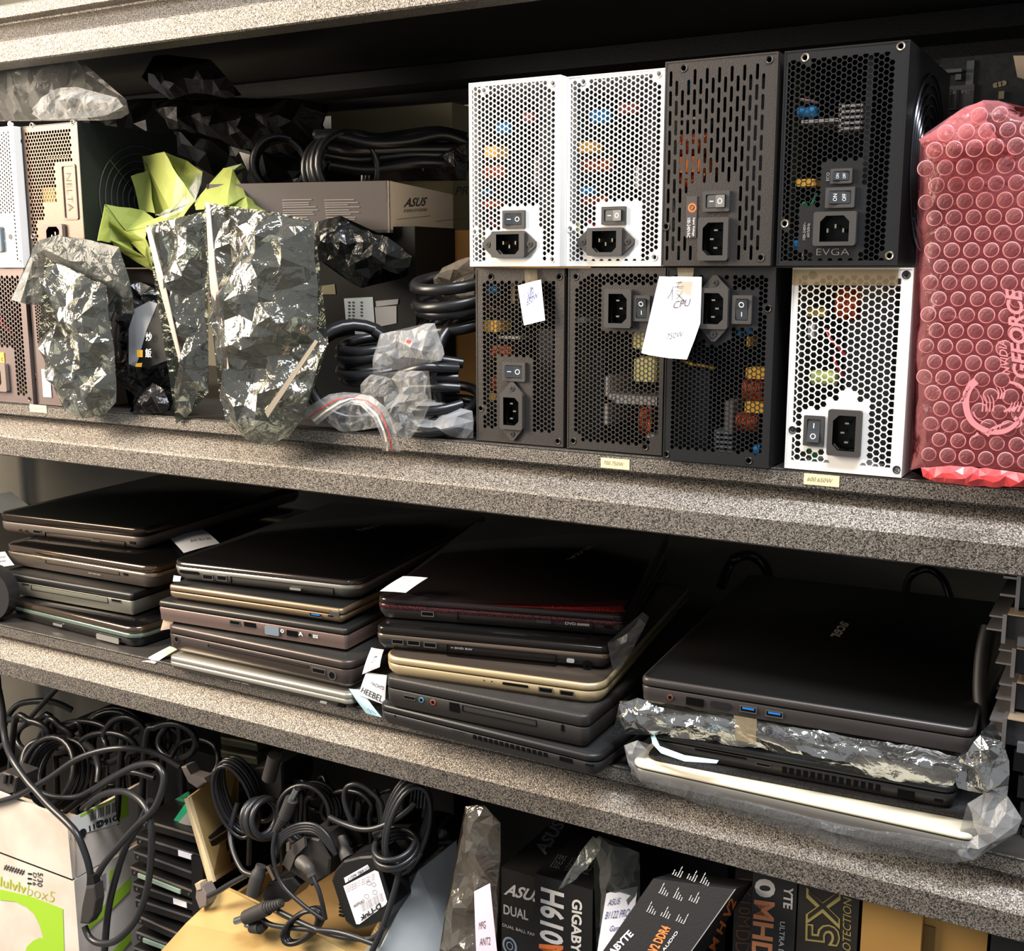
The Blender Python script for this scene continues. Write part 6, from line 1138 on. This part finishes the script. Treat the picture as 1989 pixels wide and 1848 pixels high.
cab2('thin cord arching from the upright barrel plug round the middle adapter', [(536, 1616, -.006), (530, 1650, -.010), (536, 1690, -.012), (552, 1724, -.014), (590, 1760, -.014), (628, 1786, -.012)], .0022)
cab2('thin cord from the dusty adapter dropping to the front coil', [(606, 1702, -.014), (618, 1728, -.016), (626, 1756, -.016), (632, 1786, -.014)], .0024)
for i in range(4): cab2('thin cord arching over the dusty adapter, %s of four' % ['outermost', 'second', 'third', 'innermost'][i], [(534, 1652+i*5, -.004), (546+i*2, 1620+i*4, -.004), (580, 1602+i*5, -.002), (614, 1604+i*5, .0), (640, 1628+i*6, .0), (652, 1660, .0)], .0022, CORD2, 'arching thin cords over the dusty adapter')
cab2('grey cord loop at the upper right of the cardboard box', [(684, 1600, .01), (670, 1560, .01), (672, 1532, .012), (690, 1524, .015), (715, 1534, .018), (740, 1560, .02), (744, 1600, .02)], .0028)
cab2('cord curving round the right side of the box toward the hanging bundle', [(640, 1588, -.002), (670, 1602, -.002), (710, 1612, -.002), (750, 1602, .002), (790, 1576, .01), (806, 1560, .015)], .003)
cab2('cord bowing down between the adapters and the right wall', [(778, 1680, .0), (764, 1740, -.006), (744, 1800, -.014), (724, 1846, -.02), (716, 1870, -.022)], .0032)
cab2('pair of cords running along the front flap to the right corner', [(540, 1770, -.014), (600, 1800, -.016), (660, 1820, -.016), (720, 1824, -.016), (748, 1800, -.014)], .0028)
cab2('second front cord running just below the pair', [(506, 1782, -.012), (530, 1798, -.014), (600, 1806, -.016), (660, 1812, -.018), (726, 1834, -.018)], .0028)
cab2('cord from the left corner across to the grey plug by the drives', [(480, 1700, .0), (450, 1716, -.002), (424, 1732, -.004), (404, 1742, -.006)], .003)
cab2('black curly cord at left of the ferrite cylinder', [(462, 1560, .03), (448, 1610, .02), (452, 1650, .01), (470, 1690, .0), (490, 1700, -.002)], .003)
coil('cable', 'flat coil of thin black cord lying on the front cardboard flap', at(588, 1800, -.012), (.15, -1, .25), .026, 6, .0022, CORD, squash=.45, seed=21, pitch=.0022)
coil('cable', 'hank of thin cord hanging at the left of the cardboard box', at(462, 1548, .03), (.3, -1, 0), .021, 6, .0022, CORD, squash=2.0, seed=22, rx=(1, 0, .3))
coil('cable', 'thick looped cord bound below the square adapter', at(512, 1590, .015), (1, -.3, .3), .02, 4, .0032, CORD2, seed=23)
coil('cable', 'bound bundle of grey-black cord at the right of the cardboard box', at(790, 1600, .02), (.8, -1, 0), .02, 7, .0026, CORD2, squash=2.3, seed=24, rx=(1, 0, -.2))
coil('cable', 'wide loop of cord below the bound grey bundle', at(770, 1650, .01), (0, -.4, 1), .022, 3, .0028, CORD2, seed=25)
coil('cable', 'coil of black cord deep behind the dusty adapter', at(600, 1580, .04), (.2, -1, .3), .03, 5, .003, CORD, seed=26)
for i in range(5): cab2('thin wire rising from the bound bundle to the shelf, %s of five' % ['leftmost', 'second', 'middle', 'fourth', 'rightmost'][i], [(796+i*7, 1570, .02), (800+i*7, 1530, .024), (800+i*9, 1490+i*3, .03)], .0014, CORD2, 'thin wires rising from the bound bundle')
for i in range(6):
    x, y = 500+i*52, 1560+random.uniform(-30, 20); rx, ry = random.uniform(22, 44), random.uniform(22, 36); ph = random.uniform(0, 6)
    P = [(x+rx*math.cos(ph+k*.8)+k*3, y+ry*math.sin(ph+k*.8), .055+.012*(i % 3)) for k in range(10)]; P = [(P[0][0]-8, 1680, .05)]+P+[(P[-1][0]+8, 1690, .05)]
    cab2('black cord loop buried at the back of the adapter box, %s from left' % ['first', 'second', 'third', 'fourth', 'fifth', 'sixth'][i], P, .003, CORD, 'black cord loops among the adapters')
for i, (xa, xb, yt, yy) in enumerate(((150, 420, 1395, .26), (430, 880, 1440, .26), (912, 1420, 1500, .28), (1430, 2100, 1700, .26))):  # black bins added so the back of the shelf reads as dark
    upbox('shade_filler_bin', 'black bin added to darken the bottom back, %s of four' % ['leftmost', 'second', 'third', 'rightmost'][i], xa, xb, yt, yy, .16, mat('black_crate_plastic', '0c0c0c', .6), cat='bin', zt=-.345 if i > 0 else None)
bag('cloth_bundle', 'black padded pouch at the right back of the cardboard box', 'pouch', [(826, 1590), (846, 1572), (880, 1580), (900, 1610), (890, 1640), (812, 1700), (806, 1650)], .11, .03, mat('satin_black_cloth', '0d0d0e', .3), step=.01, edge=.03, fr=15, cr=.2, seed=95, flat=False)
g = thing('power_plug', 'grey two-pin plug lying on the drives beside the front flap', 'plug', tuple(at(395, 1768, .0))); slabpx('plug_body', [(382, 1724), (394, 1722), (404, 1742), (402, 1760), (388, 1766), (380, 1744)], -.002, .014, mat('tan_grey_plug', '7b7069', .5), g, bev=.12); slabpx('prong', [(378, 1718), (388, 1716), (390, 1728), (382, 1730)], -.004, .01, mat('cream_prong', 'b7a68a', .5), g)
# ---- antistatic bag with pink note, boxes to the right
g = thing('antistatic_bag', 'shiny bag with a long pink note, right of the adapter box', 'bag', tuple(at(905, 1848, .01)))
child(pillow('bag_film', [(903, 1566), (942, 1566), (973, 1600), (974, 1660), (966, 1720), (964, 1870), (852, 1870), (868, 1760), (886, 1680), (900, 1620)], .012, .012, film('brownish_antistatic', (.5, .47, .42), 'a39c90', .42, .12, .7, 50, .6, .35), step=.009, edge=.014, fr=24, cr=.7, seed=101), g)
slabpx('card_inside', [(925, 1650), (950, 1640), (962, 1720), (950, 1760), (910, 1760)], .012, .004, mat('maroon_card', '4a2c34', .5), g)
paper('paper_note', 'long pink paper note with handwriting stuck on the shiny bag', [(921, 1732, -.006), (952, 1716, -.008), (968, 1870, -.008), (926, 1870, -.006)], PINKP, .001, [('MPG', .2, .44, .6, .54), ('ANT2', .2, .66, .75, .76)])
g, F = upbox('product_box', 'black graphics card box reading ASUS DUAL at the bottom shelf', 974, 1046, 1685, .055, .2, BOXB)
L = MB(); tq(L, 'ASUS', F, (978, 1738), (1050, 1756), (984, 1716), bold=.03, shear=.25); tq(L, 'DUAL', F, (978, 1776), (1026, 1789), (978, 1757), bold=.02); tq(L, 'DUAL BALL FANS', F, (976, 1800), (1046, 1822), (976, 1794)); L.build('lettering', mat('silver_print', 'b9bbc0', .4), g, recalc=False)
L = MB(); c = F(990, 1838); ribbon(L, [c+Vector((.0072*math.cos(k*.3), 0, .0085*math.sin(k*.3))) for k in range(22)], .0022, (0, -1, 0)); ribbon(L, [c+Vector((.0034*math.cos(k*.3), 0, .004*math.sin(k*.3))) for k in range(22)], .0012, (0, -1, 0)); L.build('ring_emblem', mat('blue_grey_print', '8fa3bc', .4), g, recalc=False)
a = at(974, 1685, .055); T_ = lambda px, py: atz(px, py, a.z+.0004)-Vector(g.location)
L = MB(); tq(L, 'ASUS', T_, (1060, 1662), (1100, 1600), (1034, 1654), bold=.03, shear=.2); L.build('top_lettering', mat('dim_silver_print', '6f7276', .4), g, recalc=False)
g, F = upbox('product_box', 'black motherboard box reading H610 and GIGABYTE upright in front', 1039, 1152, 1697, .045, .22, BOXD)
L = MB(); tq(L, 'H610', F, (1050, 1723), (1048, 1826), (1097, 1737), bold=.03); tq(L, 'GIGABYTE', F, (1111, 1746), (1108, 1880), (1131, 1750), bold=.03); L.build('lettering', INK, g, recalc=False)
L = MB(); tq(L, 'M', F, (1047, 1834), (1046, 1870), (1094, 1838), bold=.03); L.build('orange_lettering', ORG, g, recalc=False)
a = at(1039, 1697, .045); T_ = lambda px, py: atz(px, py, a.z+.0004)-Vector(g.location)
L = MB()
for (x, y) in ((1076, 1686), (1104, 1692), (1132, 1698)):
    for k in range(4): tq(L, ['Dual Channel', 'PCIe 4.0', 'M.2', 'LAN'][k], T_, (x+k*5-8, y-2+k), (x+k*5+8, y-26+k), (x+k*5-5, y-1+k))
L.build('top_lettering', mat('dim_silver_print', '6f7276'), g, recalc=False)
g = thing('plastic_bag', 'smoky bag holding a small board, topped by a white handwritten note', 'bag', tuple(at(1190, 1848, .05)))
child(pillow('bag_film', [(1150, 1632), (1164, 1625), (1185, 1640), (1240, 1655), (1244, 1716), (1242, 1760), (1210, 1870), (1160, 1870), (1168, 1740), (1164, 1690)], .030, .007, SMOKE, step=.008, edge=.012, fr=35, cr=.6, seed=103), g)
child(sheet('folded_flap', [(1153, 1627, .02), (1168, 1630, .015), (1166, 1650, .008), (1140, 1690, .0), (1110, 1714, -.004), (1084, 1729, -.006), (1112, 1680, .0), (1135, 1645, .012)], [(0, 1, 2, 7), (7, 2, 3, 6), (6, 3, 4, 5)], SMOKE, None, cuts=2, jit=.0008, th=.0004), g)
slabpx('round_sticker_card', [(1208, 1656), (1242, 1660), (1240, 1686), (1206, 1680)], .037, .001, mat('grey_blue_card', '59666a', .5), g); q = MB(); c = at(1228, 1671, .0345)-Vector(g.location); ribbon(q, [c+Vector((.0045*math.cos(k*.3), 0, .0045*math.sin(k*.3))) for k in range(22)], .0022, (0, -1, 0)); q.build('round_sticker', mat('teal_print', '3f7f84', .4), g, recalc=False)
paper('paper_note', 'white handwritten note reading ASUS on the smoky bag', [(1178, 1735, .026), (1239, 1722, .03), (1222, 1850, .022), (1160, 1850, .02)], mat('blue_white_paper', 'dfe2ee', .8), .001, [('ASUS', .1, .12, .5, .22), ('B1122 PRO', .08, .32, .85, .44), ('Gaming', .3, .56, .8, .68)], BLUEINK)
# leaning box
O = at(1269, 1707, -.012); Ux = at(1427, 1728, -.012)-O; Vx = (at(1185, 1828, -.03)-O).normalized()*.30; Wx = Ux.cross(Vx).normalized()*.05
if Wx.y < 0: Wx = -Wx
g = thing('product_box', 'black motherboard box leaning sideways, reading V2 DDR4', 'box', tuple(O+Vx)); o0 = Vector(g.location)
MB().hexa(O-o0, Ux, Vx, Wx).build('box_body', BOXD, g)
NF = Ux.cross(Vx).normalized(); NF = NF if NF.y < 0 else -NF
def FT(px, py, d=.0005): return on(px, py, O, NF)+NF*d-o0
L = MB(); tq(L, 'GIGABYTE', FT, (1168, 1882), (1232, 1816), (1158, 1872), bold=.03); tq(L, 'AUDIO', FT, (1290, 1850), (1318, 1812), (1286, 1846))
for (x, y) in ((1308, 1700), (1336, 1708), (1362, 1716), (1282, 1736), (1310, 1745), (1340, 1750), (1258, 1772), (1285, 1780), (1315, 1790)):
    for k in range(4):
        hl = [10, 7, 20, 13][(k+x) % 4]; a = (x+k*4.6, y+k*2); tq(L, 'Support for', FT, a, (a[0]+hl*.52, a[1]-hl), (a[0]-2.6, a[1]-1.2), bold=.02)
L.build('lettering', INK, g, recalc=False)
L = MB(); tq(L, 'V2 DDR4', FT, (1268, 1848), (1305, 1806), (1255, 1842)) if 0 else tq(L, 'V2 DDR4', FT, (1276, 1852), (1304, 1803), (1258, 1846), bold=.03); L.build('orange_lettering', ORG, g, recalc=False)
NS = Vx.cross(Wx).normalized(); NS = NS if NS.x > 0 else -NS; OS = O+Ux
def FS(px, py, d=.0005): return on(px, py, OS, NS)+NS*d-o0
L = MB(); tq(L, 'M H V2', FS, (1388, 1848), (1430, 1752), (1376, 1840), bold=.03); L.build('side_lettering', mat('dull_orange', 'b4602c', .5), g, recalc=False)
MB().hexa(O+Ux-o0, Ux.normalized()*.0008, Vx, Wx*.03).build('worn_edge', GREYINK, g)
# dark boxes under the beam
g, F = upbox('product_box', 'dark box with dim brown lettering, behind the leaning one', 1428, 1462, 1700, .07, .2, BOXB, zt=-.345)
L = MB(); tq(L, 'H610M', F, (1436, 1706), (1434, 1800), (1460, 1708), bold=.0); tq(L, 'DD', F, (1430, 1806), (1428, 1850), (1458, 1808), bold=.0); L.build('lettering', mat('dim_brown_print', '5b3a26', .5), g, recalc=False)
g, F = upbox('product_box', 'black box with orange MHD lettering under the shelf beam', 1462, 1549, 1710, .02, .22, BOXB, zt=-.345)
L = MB(); tq(L, '0', F, (1466, 1706), (1466, 1742), (1506, 1710), bold=.04); tq(L, 'YTE', F, (1523, 1722), (1521, 1764), (1541, 1726), bold=.03); tq(L, 'ULTRA DURABLE', F, (1515, 1790), (1509, 1910), (1525, 1792), bold=.01); L.build('lettering', mat('soft_white_print', 'b9b5b2', .5), g, recalc=False)
L = MB(); tq(L, 'MHD', F, (1465, 1748), (1459, 1864), (1505, 1754), bold=.03); L.build('orange_lettering', mat('copper_print', 'c07a50', .4), g, recalc=False)
g, F = upbox('product_box', 'black box with gold outlined 5X PROTECTION lettering', 1552, 1671, 1720, .02, .22, mat('brown_black_card', '211c18', .5, 0, .2, 60), zt=-.345)
L = MB()
vs, fs = text_mesh('5X', 0, .02); 
for s, bd, dd in (('5X', .045, .0005),): tq(L, s, lambda a, b: F(a, b, dd), (1631, 1840), (1634, 1729), (1564, 1832), bold=bd)
tq(L, 'PROTECTION', F, (1652, 1872), (1654, 1748), (1636, 1866), bold=.0); L.build('gold_lettering', mat('gold_print', 'a89a5c', .4, .3), g, recalc=False)
L = MB(); tq(L, '5X', lambda a, b: F(a, b, .0009), (1627, 1836), (1630, 1733), (1568, 1829), bold=-.005); L.build('letter_fill', mat('brown_black_card', '211c18'), g, recalc=False)
g, F = upbox('cardboard_box', 'plain tan cardboard box under the beam, left of two', 1675, 1793, 1770, .02, .2, mat('bright_tan_card', 'b08746', .75, 0, .2, 120, c2='a67e40', cs=10), zt=-.345)
MB().box(.0905 if 0 else 0, .0004, -.0004, .1, 0, .3).build('edge_fold', MATS['bright_tan_card'], g)
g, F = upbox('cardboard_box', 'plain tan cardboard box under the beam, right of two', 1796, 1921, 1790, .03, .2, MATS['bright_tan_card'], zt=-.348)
L = MB(); L.box(0, at(1818, 1800, .03).x-at(1796, 1800, .03).x, -.0012, 0, 0, .40).build('painted_shade_strip', mat('shaded_tan_card', '7d5f30', .8), g)  # dark strip painted for the shaded gap between the two boxes
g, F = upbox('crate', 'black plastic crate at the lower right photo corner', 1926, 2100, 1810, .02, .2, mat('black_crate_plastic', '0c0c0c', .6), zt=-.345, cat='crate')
